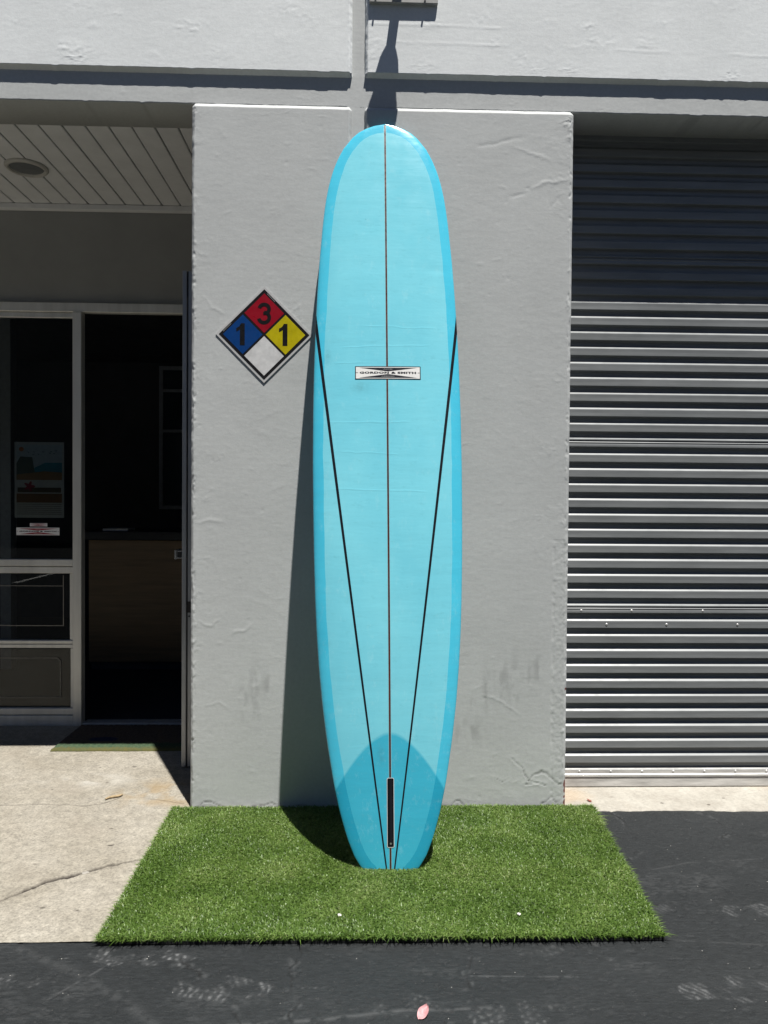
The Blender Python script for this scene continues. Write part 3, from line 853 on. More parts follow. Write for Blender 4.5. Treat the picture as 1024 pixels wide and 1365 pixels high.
# ---- unseen warehouse added to keep bright sky off the glass and cut fill
opp = empty('sky_block_warehouse', (0, -16, 0))
tag(opp, 'long tan unseen warehouse block added across the lot to hold back sky light', 'building')
ow = plain('tan_block_wall', (0.20, 0.17, 0.13), 0.85, 0.1, 1.0)
box('wall', -40, 40, -26, -16, -0.05, 8.5, ow, opp)
box('parapet', -40.1, 40.1, -26.1, -15.9, 8.5, 8.9, plain('parapet_paint', (0.16, 0.16, 0.16), 0.8), opp)
for i in range(8):
    xx = -30+i*8
    box('shutter_door', xx, xx+3.6, -15.99, -15.93, 0.0, 3.8, M['shutter'], opp)
    w = box('window', xx+4.6, xx+6.8, -15.985, -15.95, 1.0, 2.3, M['black'], opp)

# ================================================================== WALL FITTINGS
def poly_obj(name, pts2, y0, y1, mat, parent, off=(0, 0)):
    """flat polygon in X-Z, front at y0, back at y1"""
    n = len(pts2)
    vs = [(px+off[0], y0, pz+off[1]) for px, pz in pts2]+[(px+off[0], y1, pz+off[1]) for px, pz in pts2]
    fs = [tuple(range(n)), tuple(range(2*n-1, n-1, -1))]+[(i, n+i, n+(i+1) % n, (i+1) % n) for i in range(n)]
    return put(name, pyd(name, vs, fs), mat, parent)

def stroke(pts, w):
    """ribbon along a polyline in X-Z: returns verts2, faces"""
    L = []; R_ = []
    for i, p in enumerate(pts):
        a = pts[max(i-1, 0)]; b = pts[min(i+1, len(pts)-1)]
        dx, dz = b[0]-a[0], b[1]-a[1]; l = math.hypot(dx, dz) or 1
        nx, nz = -dz/l*w/2, dx/l*w/2
        L.append((p[0]+nx, p[1]+nz)); R_.append((p[0]-nx, p[1]-nz))
    n = len(pts)
    return L+R_, [(i, i+1, n+i+1, n+i) for i in range(n-1)]

SC = (-0.4375, 2.0375); HD = 0.205     # sign centre and half diagonal
sign = empty('hazard_sign', (SC[0], 0, SC[1]))
tag(sign, 'diamond shaped red, blue, yellow and white hazard rating sign on grey pier', 'sign')
def dia(h, cx=0, cz=0): return [(cx, cz+h), (cx-h, cz), (cx, cz-h), (cx+h, cz)]
def sgn(name, c, rough=0.35, var=0.06, scale=40): return plain('sign_'+name, c, rough, var, scale, spec=0.2)
poly_obj('backing_plate', dia(HD), -0.0036, -0.0006, sgn('white', (0.46, 0.46, 0.46)), sign, SC)
# black border ring and cross
h1, h2 = HD-0.013, HD-0.024
o_, i_ = dia(h1), dia(h2)
vs = [(a+SC[0], -0.0040, b+SC[1]) for a, b in o_+i_]
mb = MB().add(vs, [(k, (k+1) % 4, 4+(k+1) % 4, 4+k) for k in range(4)])
mb.build('border', sgn('black', (0.012, 0.012, 0.013)), sign)
q = (h2)/2; hh = q-0.0066
cols = {'red': (0.25, 0.006, 0.016), 'blue': (0.004, 0.040, 0.165), 'yellow': (0.44, 0.37, 0.006), 'white': (0.56, 0.56, 0.56)}
poly_obj('cross_field', dia(h2+0.002), -0.0039, -0.0037, sgn('black_field', (0.012, 0.012, 0.013)), sign, SC)
centres = {'red': (0, q), 'blue': (-q, 0), 'yellow': (q, 0), 'white': (0, -q)}
for k, cc_ in cols.items():
    poly_obj('colour_square', dia(hh, *centres[k]), -0.0044, -0.0041, sgn(k, cc_, 0.35, 0.15 if k in ('white', 'yellow') else 0.06, 25), sign, SC)
ink = sgn('ink', (0.010, 0.010, 0.011))
def digit1(cx, cz, H, w):
    return [(cx+w*0.5, cz-H/2), (cx+w*0.5, cz+H/2), (cx+w*0.5-w*0.75, cz+H/2), (cx-w*0.62, cz+H*0.36), (cx-w*1.25, cz+H*0.28), (cx-w*1.25, cz+H*0.125), (cx-w*0.85, cz+H*0.16), (cx-w*0.5, cz+H*0.22), (cx-w*0.5, cz-H/2)]
for k in ('blue', 'yellow'):
    poly_obj('digit', digit1(centres[k][0]-0.002, centres[k][1], 0.093, 0.0205), -0.0048, -0.00445, ink, sign, SC)
pts = []
for a in np.linspace(math.radians(168), math.radians(-72), 22): pts.append((0.0195*math.cos(a)+0.0, 0.0195*math.sin(a)+0.0175))
pts = [(p[0]*1.05, p[1]) for p in pts]
pts2 = []
for a in np.linspace(math.radians(88), math.radians(-168), 26): pts2.append((0.0225*math.cos(a)-0.001, 0.0215*math.sin(a)-0.0185))
mb = MB()
for pp in (pts, pts2):
    v2, f2 = stroke(pp, 0.0155)
    mb.add([(a+centres['red'][0]+SC[0], -0.0048-0.0002*(pp is pts), b+centres['red'][1]+SC[1]) for a, b in v2], f2)
mb.add([(a+SC[0], -0.0052, b+q+SC[1]) for a, b in ((-0.004,0.0065),(-0.004,-0.0065),(0.009,-0.0065),(0.009,0.0065))], [(0,1,2,3)])
mb.build('digit', ink, sign)
# tiny maker's lines along two edges
fpm = sgn('fine', (0.25, 0.25, 0.25))
for (ax, az, bx, bz) in ((0.012, h1-0.019, 0.045, h1-0.052), (-h1+0.019, 0.012, -h1+0.052, 0.045)):
    v2, f2 = stroke([(ax, az), (bx, bz)], 0.0022); MB().add([(a+SC[0], -0.0044, b+SC[1]) for a, b in v2], f2).build('fine_print', fpm, sign)

# wall lamp just above: box and bell head, shade thrown down the wall
lamp = empty('wall_lamp', (0.135, -0.001, 3.55))
tag(lamp, 'bell shaped wall lamp on a grey mounting box above the surfboard', 'lamp')
lm = plain('lamp_grey_paint', (0.30, 0.30, 0.29), 0.6, 0.2, 25)
box('mounting_box', 0.000, 0.290, -0.019, -0.0012, 3.437, 3.70, lm, lamp, 0.0025)
for xx in (0.026, 0.235):
    m_ = MB(); m_.lathe([(0.004,0),(0.004,0.0085)], (0,-1,0), (xx, -0.019, 3.449), 10, cap1=True); m_.build('screw', lm, lamp)
LZ = 3.56
m_ = MB(); m_.lathe([(0.020,0.0),(0.020,0.066)], (0,-1,0), (0.130, -0.018, LZ), 20, cap1=True); m_.build('arm', lm, lamp, smooth=False)
m_ = MB(); m_.lathe([(0.021,0.0),(0.030,0.006),(0.040,0.014),(0.046,0.024),(0.052,0.034),(0.060,0.044),(0.065,0.054),(0.066,0.060),(0.066,0.078),(0.060,0.078),(0.058,0.06)], (0,-1,0), (0.130, -0.082, LZ), 36, cap0=True, cap1=True)
m_.build('lamp_head', lm, lamp)

# recessed downlight in the entry soffit
dl = empty('ceiling_light', (-1.735, 0.685, 3.017))
tag(dl, 'round recessed downlight with dark lens in the board soffit', 'lamp')
wm = plain('downlight_trim', (0.42, 0.41, 0.38), 0.4, 0.05)
m_ = MB(); m_.lathe([(0.104,0.001),(0.104,-0.006),(0.097,-0.013),(0.088,-0.015),(0.083,-0.011),(0.081,-0.002),(0.079,0.002)], (0,0,1), (-1.735,0.685,3.0165), 48); m_.build('trim_ring', wm, dl, smooth=True)
m_ = MB(); m_.lathe([(0.081,-0.004),(0.0005,-0.0075)], (0,0,1), (-1.735,0.685,3.0165), 40); m_.build('lens', plain('dark_lens', (0.13, 0.14, 0.145), 0.2, 0.05), dl, smooth=True)

# ================================================================== SURFBOARD
FT = np.array([0.0945, -0.585, 0.010]); HT = np.array([0.069, -0.032, 2.929])
BL = float(np.linalg.norm(HT-FT)); AX = (HT-FT)/BL
NB = np.cross(AX, [1, 0, 0]); NB /= np.linalg.norm(NB)
if NB[1] < 0: NB = -NB                       # toward the wall (deck side)
SXA = np.cross(AX, NB); SXA /= np.linalg.norm(SXA)
if SXA[0] < 0: SXA = -SXA
TAB = np.array([(1.0, 0.0), (0.9975, 0.046), (0.9931, 0.0806), (0.987, 0.112), (0.9789, 0.1375), (0.96, 0.179), (0.9367, 0.2096), (0.9137, 0.2296), (0.8905, 0.2435), (0.868, 0.2525), (0.8415, 0.2602), (0.788, 0.2722), (0.7358, 0.2803), (0.685, 0.2858), (0.6349, 0.2894), (0.5725, 0.2913), (0.5011, 0.2905), (0.4315, 0.2866), (0.3724, 0.2819), (0.3259, 0.2768), (0.2819, 0.27), (0.239, 0.2603), (0.1962, 0.2473), (0.1543, 0.2304), (0.1009, 0.2031), (0.07, 0.1818), (0.0392, 0.1545), (0.0187, 0.129), (0.008, 0.1085), (0.0026, 0.096), (0.0, 0.086)])[::-1]
def hw_of(t): return np.interp(t, TAB[:, 0], TAB[:, 1])
# smooth the outline a little (not at the ends)
tt = np.linspace(0, 1, 401); hh_ = hw_of(tt)
ker = np.ones(9)/9; sm = np.convolve(np.pad(hh_, 4, mode='edge'), ker, 'valid')
wgt = sstep(0.02, 0.05, tt)*sstep(0.98, 0.95, tt)
hh_s = hh_*(1-wgt)+sm*wgt
def hw_f(t):
    t = np.asarray(t, float)
    return np.where(t > 0.96, hw_of(t), np.interp(t, tt, hh_s))
def rock(t): return 0.012*np.clip((t-.45)/.55, 0, 1)**2.2+0.048*np.clip((.45-t)/.45, 0, 1)**2
def rail_n(t):
    """offset of the rail plane along NB"""
    t = np.asarray(t, float)
    return rock(t)-(rock(0.)*(1-t)+rock(1.)*t)+0.036*(0.35+0.65*thick(t))
def thick(t):
    t = np.asarray(t, float)
    e = np.minimum(sstep(-0.12, 0.30, t), np.clip((1.0-t)/0.30, 0, 1)**0.42)
    return np.clip(e, 0.12, 1)
def bottom_n(x, t):
    h = np.maximum(hw_f(t), 1e-4); r = np.clip(np.abs(x)/h, 0, 1)
    return rail_n(t)-0.038*thick(t)*np.clip(1-r**2.7, 0, 1)**(1/2.2)
def bpt(x, t, off=0.0):
    """point on the bottom (the face toward the lot); x across, t along 0 tail..1 nose"""
    x = np.asarray(x, float); t = np.asarray(t, float)
    n = bottom_n(x, t)-off
    return FT+AX*(BL*t)[..., None]+NB*n[..., None]+SXA*x[..., None]
board = empty('surfboard', (0.09, -0.5, 0.0))
tag(board, 'long turquoise surfboard with black pinlines standing tail down against grey pier', 'surfboard')
ts = np.concatenate([np.linspace(0, 0.03, 14)[:-1], np.linspace(0.03, 0.93, 190)[:-1], 1-0.07*np.linspace(1, 0, 60)**2])
nth = 96
th = np.linspace(0, 2*np.pi, nth, endpoint=False)
T = ts[:, None]; C_ = np.cos(th)[None, :]; S_ = np.sin(th)[None, :]
hw = np.maximum(hw_f(ts), 0.0008)[:, None]
xr = np.sign(C_)*np.abs(C_)**(0.85)
xx = hw*xr
rr = np.clip(np.abs(xr), 0, 1)
bot = 0.038*thick(T)*np.clip(1-rr**2.7, 0, 1)**(1/2.2)
dek = 0.036*thick(T)*np.clip(1-rr**2.3, 0, 1)**(1/1.9)
nn = rail_n(T)+np.where(S_ < 0, -bot, dek)
PB = FT+AX*(BL*T)[..., None]*np.ones((1, nth, 1))+NB*nn[..., None]+SXA*xx[..., None]
PB = np.concatenate([PB, PB[:, :1]], 1); xw = np.concatenate([xx, xx[:, :1]], 1)
TW = np.repeat(T, nth+1, 1)
# distance to the plan outline for the cut lap
ol_t = np.concatenate([np.linspace(0, 0.93, 300), 1-0.07*np.linspace(1, 0, 200)**2]); ol_x = hw_f(ol_t)
A_ = np.abs(xw).ravel(); B_ = (TW*BL).ravel()
ed = np.full(A_.shape, 9.0)
for i in range(0, len(ol_t), 1):
    ed = np.minimum(ed, (A_-ol_x[i])**2+(B_-ol_t[i]*BL)**2)
ed = np.sqrt(ed)
arch = (0.164-1.07*np.abs(xw)**1.7-TW).ravel()*BL
me = grid_mesh('body', PB, None, {'edge': ed, 'arch': arch, 'across': xw, 'along': TW*BL}, flip=True)
# close the square tail
bo = MB(); nb = len(me.vertices)
bm_ = NT('turquoise_gloss_resin')
edge = bm_.attr('edge'); ar = bm_.attr('arch'); al = bm_.attr('along'); ac_ = bm_.attr('across')
lap = bm_.math('LESS_THAN', bm_.math('ADD', edge, bm_.math('MULTIPLY', bm_.math('SUBTRACT', bm_.noise(7, 2), 0.5), 0.008)), 0.042)
patch = bm_.math('MULTIPLY_ADD', ar, 70.0, 0.5, clamp=True)
base = bm_.ramp(bm_.noise(3.0, 5, 0.6, (1, 1, 0.5)), [(0.25, (0.122, 0.455, 0.565)), (0.75, (0.185, 0.545, 0.635))])
base = bm_.mix(bm_.math('MULTIPLY', bm_.math('SUBTRACT', al, 1.7, clamp=True), 0.10), base, (0.20, 0.50, 0.55))   # paler toward the nose: shading of the curve put into the colour
lapc = bm_.ramp(bm_.noise(4.0, 4, 0.6, (1, 1, 0.6)), [(0.3, (0.048, 0.405, 0.565)), (0.7, (0.066, 0.46, 0.62))])
col = bm_.mix(lap, base, lapc)
tail = bm_.mix(lap, (0.030, 0.345, 0.490), (0.013, 0.270, 0.410))
col = bm_.mix(bm_.math('MULTIPLY', patch, 0.92), col, tail)
# scuffs and grime
gr = bm_.ramp(bm_.noise(26, 6, 0.75, (1, 1, 2.2)), [(0.56, 0.0), (0.76, 0.34)])
col = bm_.mix(gr, col, (0.10, 0.33, 0.38))
wh = bm_.ramp(bm_.noise(17, 6, 0.8, (1.5, 1, 0.8)), [(0.56, 0.0), (0.78, 0.30)])
col = bm_.mix(wh, col, (0.35, 0.62, 0.66))
dk = bm_.ramp(bm_.noise(60, 3, 0.6, (0.7, 1, 1)), [(0.74, 0.0), (0.80, 0.5)])
col = bm_.mix(dk, col, (0.05, 0.20, 0.25))
bm_.color(col).rough(bm_.ramp(bm_.noise(12, 5, 0.7), [(0.3, 0.17), (0.75, 0.27)])).spec(0.5)
# stress creases in the glass, pressure dents and two grey smudges
def crease(a0, x0, x1, tilt, ph):
    wig = bm_.math('MULTIPLY', bm_.math('SUBTRACT', bm_.noise(9+ph, 2, 0.5, (1, 1, 0.2)), 0.5), 0.016)
    d_ = bm_.math('ADD', bm_.math('SUBTRACT', al, a0), bm_.math('ADD', wig, bm_.math('MULTIPLY', ac_, tilt)))
    g_ = bm_.math('EXPONENT', bm_.math('MULTIPLY', bm_.math('MULTIPLY', d_, d_), -1/(0.0030**2)))
    r_ = bm_.math('MULTIPLY', bm_.math('MULTIPLY_ADD', bm_.math('SUBTRACT', ac_, x0), 30.0, 0.0, clamp=True), bm_.math('MULTIPLY_ADD', bm_.math('SUBTRACT', x1, ac_), 30.0, 0.0, clamp=True))
    return bm_.math('MULTIPLY', g_, r_)
cs = None
for args in ((1.385, -0.22, 0.16, 0.03, 0), (1.97, -0.18, 0.18, -0.02, 1), (1.655, -0.24, 0.10, 0.0, 2), (2.05, -0.10, 0.20, 0.02, 3), (1.53, -0.20, 0.05, 0.05, 4), (1.90, -0.22, -0.05, 0.0, 5)):
    c_ = crease(*args); cs = c_ if cs is None else bm_.math('MAXIMUM', cs, c_)
def spot(a0, x0, ra, rx):
    p_ = bm_.math('DIVIDE', bm_.math('SUBTRACT', al, a0), ra); q_ = bm_.math('DIVIDE', bm_.math('SUBTRACT', ac_, x0), rx)
    return bm_.math('EXPONENT', bm_.math('MULTIPLY', bm_.math('ADD', bm_.math('MULTIPLY', p_, p_), bm_.math('MULTIPLY', q_, q_)), -1.0))
sm_ = bm_.math('MAXIMUM', bm_.math('MAXIMUM', spot(1.80, -0.105, 0.022, 0.035), spot(0.41, -0.035, 0.035, 0.018)), spot(1.93, -0.235, 0.03, 0.012))
sm_ = bm_.math('MULTIPLY', sm_, bm_.ramp(bm_.noise(55, 5, 0.75), [(0.35, 0.1), (0.65, 0.75)]))
col = bm_.mix(bm_.math('MULTIPLY', sm_, 0.5), col, (0.06, 0.17, 0.19))
bm_.color(col)
dent = bm_.math('MAXIMUM', spot(2.69, -0.02, 0.045, 0.035), bm_.math('MAXIMUM', spot(2.30, 0.20, 0.02, 0.03), spot(0.95, -0.15, 0.03, 0.02)))
bm_.bump(bm_.math('SUBTRACT', bm_.math('MULTIPLY', cs, 0.35), dent), 0.16, 0.004)
bm_.bump(bm_.noise(7, 3, 0.5, (0.5, 1, 2.4)), 0.10, 0.010)
bm_.bump(bm_.noise(70, 4, 0.6, (0.3, 1, 2.0)), 0.05, 0.003)
body = put('body', me, bm_.m, board)
# tail cap and nose cap
cap = [tuple(PB[0, j]) for j in range(nth)]
MB().add(cap, [tuple(range(nth))]).build('tail_block', plain('tail_resin', (0.02, 0.235, 0.34), 0.25), board)

def ribbon(name, fx, t0, t1, w0, w1, mat, off, n=220, parent=board):
    tq = np.linspace(t0, t1, n); w = np.linspace(w0, w1, n); cxs = fx(tq)
    k = 4
    cols_ = [bpt(np.clip(cxs-w/2+w*j/k, -hw_f(tq)*0.9985, hw_f(tq)*0.9985), tq, off) for j in range(k+1)]
    P = np.stack(cols_, 0)
    return put(name, grid_mesh(name, P, flip=True), mat, parent)
st_m = plain('dark_red_wood_stringer', (0.062, 0.018, 0.012), 0.3, 0.3, 30, stretch=(1, 1, 0.1))
glue = plain('pale_glue_line', (0.22, 0.48, 0.52), 0.3, 0.1)
pin = plain('black_resin_line', (0.007, 0.008, 0.011), 0.35, 0.1, spec=0.25)
str_ = ribbon('stringer', lambda t: t*0+0.0, 0.001, 0.9985, 0.0066, 0.0066, st_m, 0.0006)
for sgn_ in (-1, 1):
    ribbon('glue_line', lambda t: t*0+sgn_*0.0044, 0.001, 0.998, 0.0012, 0.0014, glue, 0.0004, parent=str_)
tl = np.linspace(0.5, 0.75, 300)
for sgn_ in (-1, 1):
    f = lambda t: sgn_*(0.0125+0.388*t)
    tend = tl[np.argmax(0.0125+0.388*tl > hw_f(tl)+0.004)]
    ribbon('pinline', f, 0.001, tend, 0.0050, 0.0125, pin, 0.0007)

def board_poly(name, pts2, faces, mat, off, parent, smooth=False):
    a = np.array(pts2, float)
    P = bpt(a[:, 0], a[:, 1]/BL, off)
    return put(name, pyd(name, P, faces, smooth), mat, parent)
def rrect(cx, cz, w, h, r, n=6):
    out = []
    for (sx, sz, a0) in ((1,1,0),(-1,1,90),(-1,-1,180),(1,-1,270)):
        for i in range(n+1):
            a = math.radians(a0+90*i/n)
            out.append((cx+sx*(w/2-r)+r*math.cos(a), cz+sz*(h/2-r)+r*math.sin(a)))
    return out
# fin box: pale routed rim round a black slot
fb = (0.1112*BL+0.0296*BL)/2; fh = (0.1112-0.0296)*BL
rim = rrect(0.001, fb, 0.0265, fh, 0.006); slot = rrect(0.001, fb, 0.0225, fh-0.004, 0.0045); n = len(rim)
fbx = board_poly('fin_box', slot, [tuple(range(n))], plain('fin_box_black', (0.005, 0.005, 0.007), 0.7, spec=0.1), 0.0011, board)
board_poly('rim', rim+slot, [(i, (i+1) % n, n+(i+1) % n, n+i) for i in range(n)], plain('fin_box_rim', (0.50, 0.52, 0.52), 0.4), 0.0012, fbx)
inner = rrect(0.0025, fb, 0.008, fh-0.016, 0.003)
board_poly('channel', inner, [tuple(range(len(inner)))], plain('fin_box_channel', (0.008, 0.009, 0.013), 0.7, spec=0.1), 0.00135, fbx)
scr = [(0.001+0.0035*math.cos(a), fb-fh/2+0.014+0.0035*math.sin(a)) for a in np.linspace(0, 2*math.pi, 12, endpoint=False)]
board_poly('screw', scr, [tuple(range(12))], plain('fin_screw', (0.5, 0.5, 0.5), 0.3, metal=0.8), 0.0017, fbx)

# maker's laminate
def text_geo(body_, size, bold=0.0, space=1.0):
    cu = bpy.data.curves.new('t', 'FONT'); cu.body = body_; cu.size = size; cu.align_x = 'CENTER'; cu.align_y = 'CENTER'
    cu.offset = bold; cu.resolution_u = 3; cu.space_character = space
    ob = bpy.data.objects.new('t', cu); COL.objects.link(ob)
    dg = bpy.context.evaluated_depsgraph_get()
    me_ = bpy.data.meshes.new_from_object(ob.evaluated_get(dg))
    v = [(q.co.x, q.co.y) for q in me_.vertices]; f = [tuple(p.vertices) for p in me_.polygons]
    bpy.data.objects.remove(ob, do_unlink=True); bpy.data.curves.remove(cu); bpy.data.meshes.remove(me_)
    return v, f
def fit(v, w, h, cx, cz):
    xs_ = [a for a, b in v]; zs_ = [b for a, b in v]
    sx = w/(max(xs_)-min(xs_)); sz = h/(max(zs_)-min(zs_))
    mx, mz = (max(xs_)+min(xs_))/2, (max(zs_)+min(zs_))/2
    return [((a-mx)*sx+cx, (b-mz)*sz+cz) for a, b in v]
def logo(place, cx, cz, w, h, ink_m, white_m, tri_m, frame_m, pale_m, parent_obj, root_name='logo'):
    """place(name, pts2, faces, mat, layer, parent)"""
    nx = 24
    def rect(x0, x1, z0, z1):
        p = [(x0+(x1-x0)*i/nx, z0) for i in range(nx+1)]+[(x0+(x1-x0)*i/nx, z1) for i in range(nx+1)]
        return p, [(i, i+1, nx+2+i, nx+1+i) for i in range(nx)]
    fr_ = rect(cx-w/2, cx+w/2, cz-h/2, cz+h/2)
    root = place(root_name, fr_[0], fr_[1], frame_m, 0, parent_obj)
    b_ = h*0.06
    a, f = rect(cx-w/2+b_, cx+w/2-b_, cz-h/2+b_, cz+h/2-b_); place('white_field', a, f, white_m, 1, root)
    for s in (1, -1):
        top = cz+s*(h/2-b_*1.9); p = []; 
        xs_ = np.linspace(-0.44*w, 0.44*w, nx+1)
        p = [(cx+q_, top) for q_ in xs_]+[(cx+q_, top-s*0.285*h*(1-abs(q_)/(0.44*w))**0.95) for q_ in xs_]
        f = [(i, i+1, nx+2+i, nx+1+i) if s < 0 else (i, nx+1+i, nx+2+i, i+1) for i in range(nx)]
        place('curved_triangle', p, f, tri_m, 2, root)
    v, f = text_geo('GORDON & SMITH', 1.0, 0.055, 1.12); place('lettering', fit(v, w*0.86, h*0.165, cx, cz), f, ink_m, 2, root)
    v, f = text_geo('CUSTOM', 1.0, 0.0, 1.1); place('lettering', fit(v, w*0.13, h*0.085, cx, cz+h*0.27), f, pale_m, 3, root)
    v, f = text_geo('SURFBOARDS', 1.0, 0.0, 1.1); place('lettering', fit(v, w*0.19, h*0.085, cx, cz-h*0.27), f, pale_m, 3, root)
    for s in (-1, 1):
        a, f = rect(cx+s*0.475*w-0.02*w, cx+s*0.475*w+0.02*w, cz-h*0.018, cz+h*0.018); place('rule', a, f, ink_m, 2, root)
    return root
lw = plain('logo_white', (0.62, 0.62, 0.60), 0.3, 0.05); lk = plain('logo_black', (0.012, 0.013, 0.016), 0.3, 0.1); lr = plain('logo_red', (0.30, 0.015, 0.03), 0.4, 0.1)
lp = plain('logo_pale', (0.35, 0.36, 0.36), 0.4, 0.1)
logo(lambda nm, p, f, m_, k, par: board_poly(nm, p, f, m_, 0.0010+0.00022*k, par), 0.003, 0.6248*BL, 0.258, 0.0540, lk, lw, lk, lk, lp, board)

# ================================================================== TURF MAT
turf = empty('artificial_grass_mat', (0.08, -0.48, 0.0))
tag(turf, 'rectangle of green artificial grass laid under the surfboard', 'grass mat')
TB = [(-0.812, -0.022), (0.992, -0.022), (0.916, -0.985), (-0.802, -0.978)]    # back-left, back-right, front-right, front-left
def tmap(u, v):
    """u 0..1 left-right, v 0 back .. 1 front"""
    bx = TB[0][0]*(1-u)+TB[1][0]*u; by = TB[0][1]*(1-u)+TB[1][1]*u
    fx = TB[3][0]*(1-u)+TB[2][0]*u; fy = TB[3][1]*(1-u)+TB[2][1]*u
    return bx*(1-v)+fx*v, by*(1-v)+fy*v
uu, vv = np.meshgrid(np.linspace(0, 1, 60), np.linspace(0, 1, 40), indexing='ij')
bx_, by_ = tmap(uu, vv)
zz_ = 0.0085+0.004*noise2(bx_, by_, 5, 201, 2)
Pm = np.stack([bx_, by_, zz_], -1)
def ring(P, z):
    return P
me = grid_mesh('backing', Pm, flip=True)
put('backing', me, plain('turf_backing', (0.012, 0.022, 0.008), 0.9, 0.3, 60), turf)
edge_pts = [tmap(u, 0) for u in np.linspace(0, 1, 60)]+[tmap(1, v) for v in np.linspace(0, 1, 40)]+[tmap(u, 1) for u in np.linspace(1, 0, 60)]+[tmap(0, v) for v in np.linspace(1, 0, 40)]
n = len(edge_pts); vs = [(a, b, 0.0105) for a, b in edge_pts]+[(a, b, 0.003) for a, b in edge_pts]
MB().add(vs, [(i, (i+1) % n, n+(i+1) % n, n+i) for i in range(n)]).build('edge_binding', plain('turf_edge', (0.008, 0.009, 0.008), 0.9), turf)
NBL = 240000
u = rng.random(NBL); v = rng.random(NBL)
x0, y0_ = tmap(u, v)
# tufts: rows of stitching give the clumps
x0 = x0+rng.normal(0, 0.0012, NBL); 
patch_n = noise2(x0, y0_, 7, 211, 3); lean_n = noise2(x0, y0_, 3.0, 212, 2)
h = (0.0150+0.009*rng.random(NBL))*(0.78+0.44*patch_n)
ang = rng.random(NBL)*2*np.pi
ln = np.abs(rng.normal(0.72, 0.34, NBL))
lx = np.cos(ang)*ln+0.10*(lean_n-0.5); ly = np.sin(ang)*ln-0.22-0.70*(lean_n-0.5)
# edge blades flop outward
dF = sstep(0.975, 1.0, v); ly -= 0.55*dF*rng.random(NBL); h *= 1+0.10*dF
dR = sstep(0.985, 1.0, u); lx += 0.6*dR*rng.random(NBL); dL = sstep(0.015, 0, u); lx -= 0.25*dL*rng.random(NBL)
wb = 0.0011+0.0008*rng.random(NBL)
fa = ang+np.pi/2+rng.normal(0, 0.5, NBL)
wx, wy = np.cos(fa)*wb, np.sin(fa)*wb
zb = 0.0088+0*x0
p0 = np.stack([x0-wx, y0_-wy, zb], -1); p1 = np.stack([x0+wx, y0_+wy, zb], -1)
mx_ = x0+lx*h*0.35; my_ = y0_+ly*h*0.35
p2 = np.stack([mx_+wx*0.9, my_+wy*0.9, zb+h*0.60], -1); p3 = np.stack([mx_-wx*0.9, my_-wy*0.9, zb+h*0.60], -1)
tz = h*(1.0-0.30*np.clip(ln, 0, 1.3)**1.6)
p4 = np.stack([x0+lx*h, y0_+ly*h, zb+tz], -1)
V = np.stack([p0, p1, p2, p3, p4], 1).reshape(-1, 3)
base_i = np.arange(NBL)*5
quad = np.stack([base_i, base_i+1, base_i+2, base_i+3], -1); tri = np.stack([base_i+3, base_i+2, base_i+4], -1)
me = bpy.data.meshes.new('blades')
me.vertices.add(len(V)); me.loops.add(NBL*7); me.polygons.add(NBL*2)
me.vertices.foreach_set('co', V.astype(np.float32).ravel())
li = np.concatenate([quad, tri], 1).ravel(); me.loops.foreach_set('vertex_index', li.astype(np.int32))
ls = np.stack([np.arange(NBL)*7, np.arange(NBL)*7+4], -1).ravel(); me.polygons.foreach_set('loop_start', ls.astype(np.int32))
me.update(calc_edges=True)
tone = np.repeat(np.clip(rng.normal(0.48, 0.18, NBL)+0.55*(patch_n-0.5)+0.30*(lean_n-0.5), 0, 1), 5)
set_attr(me, 'tone', tone)
gb = NT('artificial_grass_blade')
gc = gb.ramp(gb.attr('tone'), [(0.0, (0.040, 0.085, 0.010)), (0.45, (0.105, 0.185, 0.032)), (0.8, (0.190, 0.275, 0.070)), (1.0, (0.33, 0.38, 0.17))])
gb.color(gc).rough(0.42).spec(0.5)
trl = gb.n('BsdfTranslucent'); gb.l(gc, trl.inputs[0]); mxs = gb.n('MixShader'); mxs.inputs[0].default_value = 0.25
gb.l(gb.b.outputs[0], mxs.inputs[1]); gb.l(trl.outputs[0], mxs.inputs[2]); gb.l(mxs.outputs[0], gb.out.inputs[0])
put('blades', me, gb.m, turf)
tag(turf.children[-1], kind='stuff')

# ================================================================== SMALL THINGS
# coir doormat in the entrance
xs = np.arange(-1.640, -0.930, 0.005); ys = np.arange(0.732, 1.165, 0.005)
X, Y = np.meshgrid(xs, ys, indexing='ij')
Z = 0.014+(noise2(X, Y, 160, 221, 2)-0.5)*0.006
Yq = Y+(noise2(X, X*0, 60, 222, 2)-0.5)*0.005*(Y < 0.737)
Zq = np.where((Y < 0.7335) | (Y > 1.158) | (X < -1.638) | (X > -0.936), 0.0045, Z)
green = sstep(0.852, 0.826, Y+(noise2(X, Y, 50, 225, 2)-0.5)*0.03); yel = sstep(0.785, 0.745, Y+(noise2(X, Y, 70, 226, 2)-0.5)*0.05)*(0.4+0.6*noise2(X, Y, 90, 227, 2))
mot = sstep(1.05, 0.8, np.hypot((X+1.42)/0.085, (Y-0.90)/0.04))
mt = NT('coir_mat')
mc = mt.mix(mt.attr('green'), mt.ramp(mt.noise(60, 4), [(0.3, (0.06, 0.042, 0.028)), (0.7, (0.10, 0.072, 0.05))]), mt.ramp(mt.noise(90, 4), [(0.3, (0.018, 0.045, 0.022)), (0.7, (0.055, 0.085, 0.040))]))
mc = mt.mix(mt.attr('yellow'), mc, (0.085, 0.072, 0.016)); mc = mt.mix(mt.attr('motif'), mc, (0.01, 0.016, 0.05))
mt.color(mc).rough(0.95); mt.bump(mt.noise(420, 3, 0.7), 0.8, 0.003)
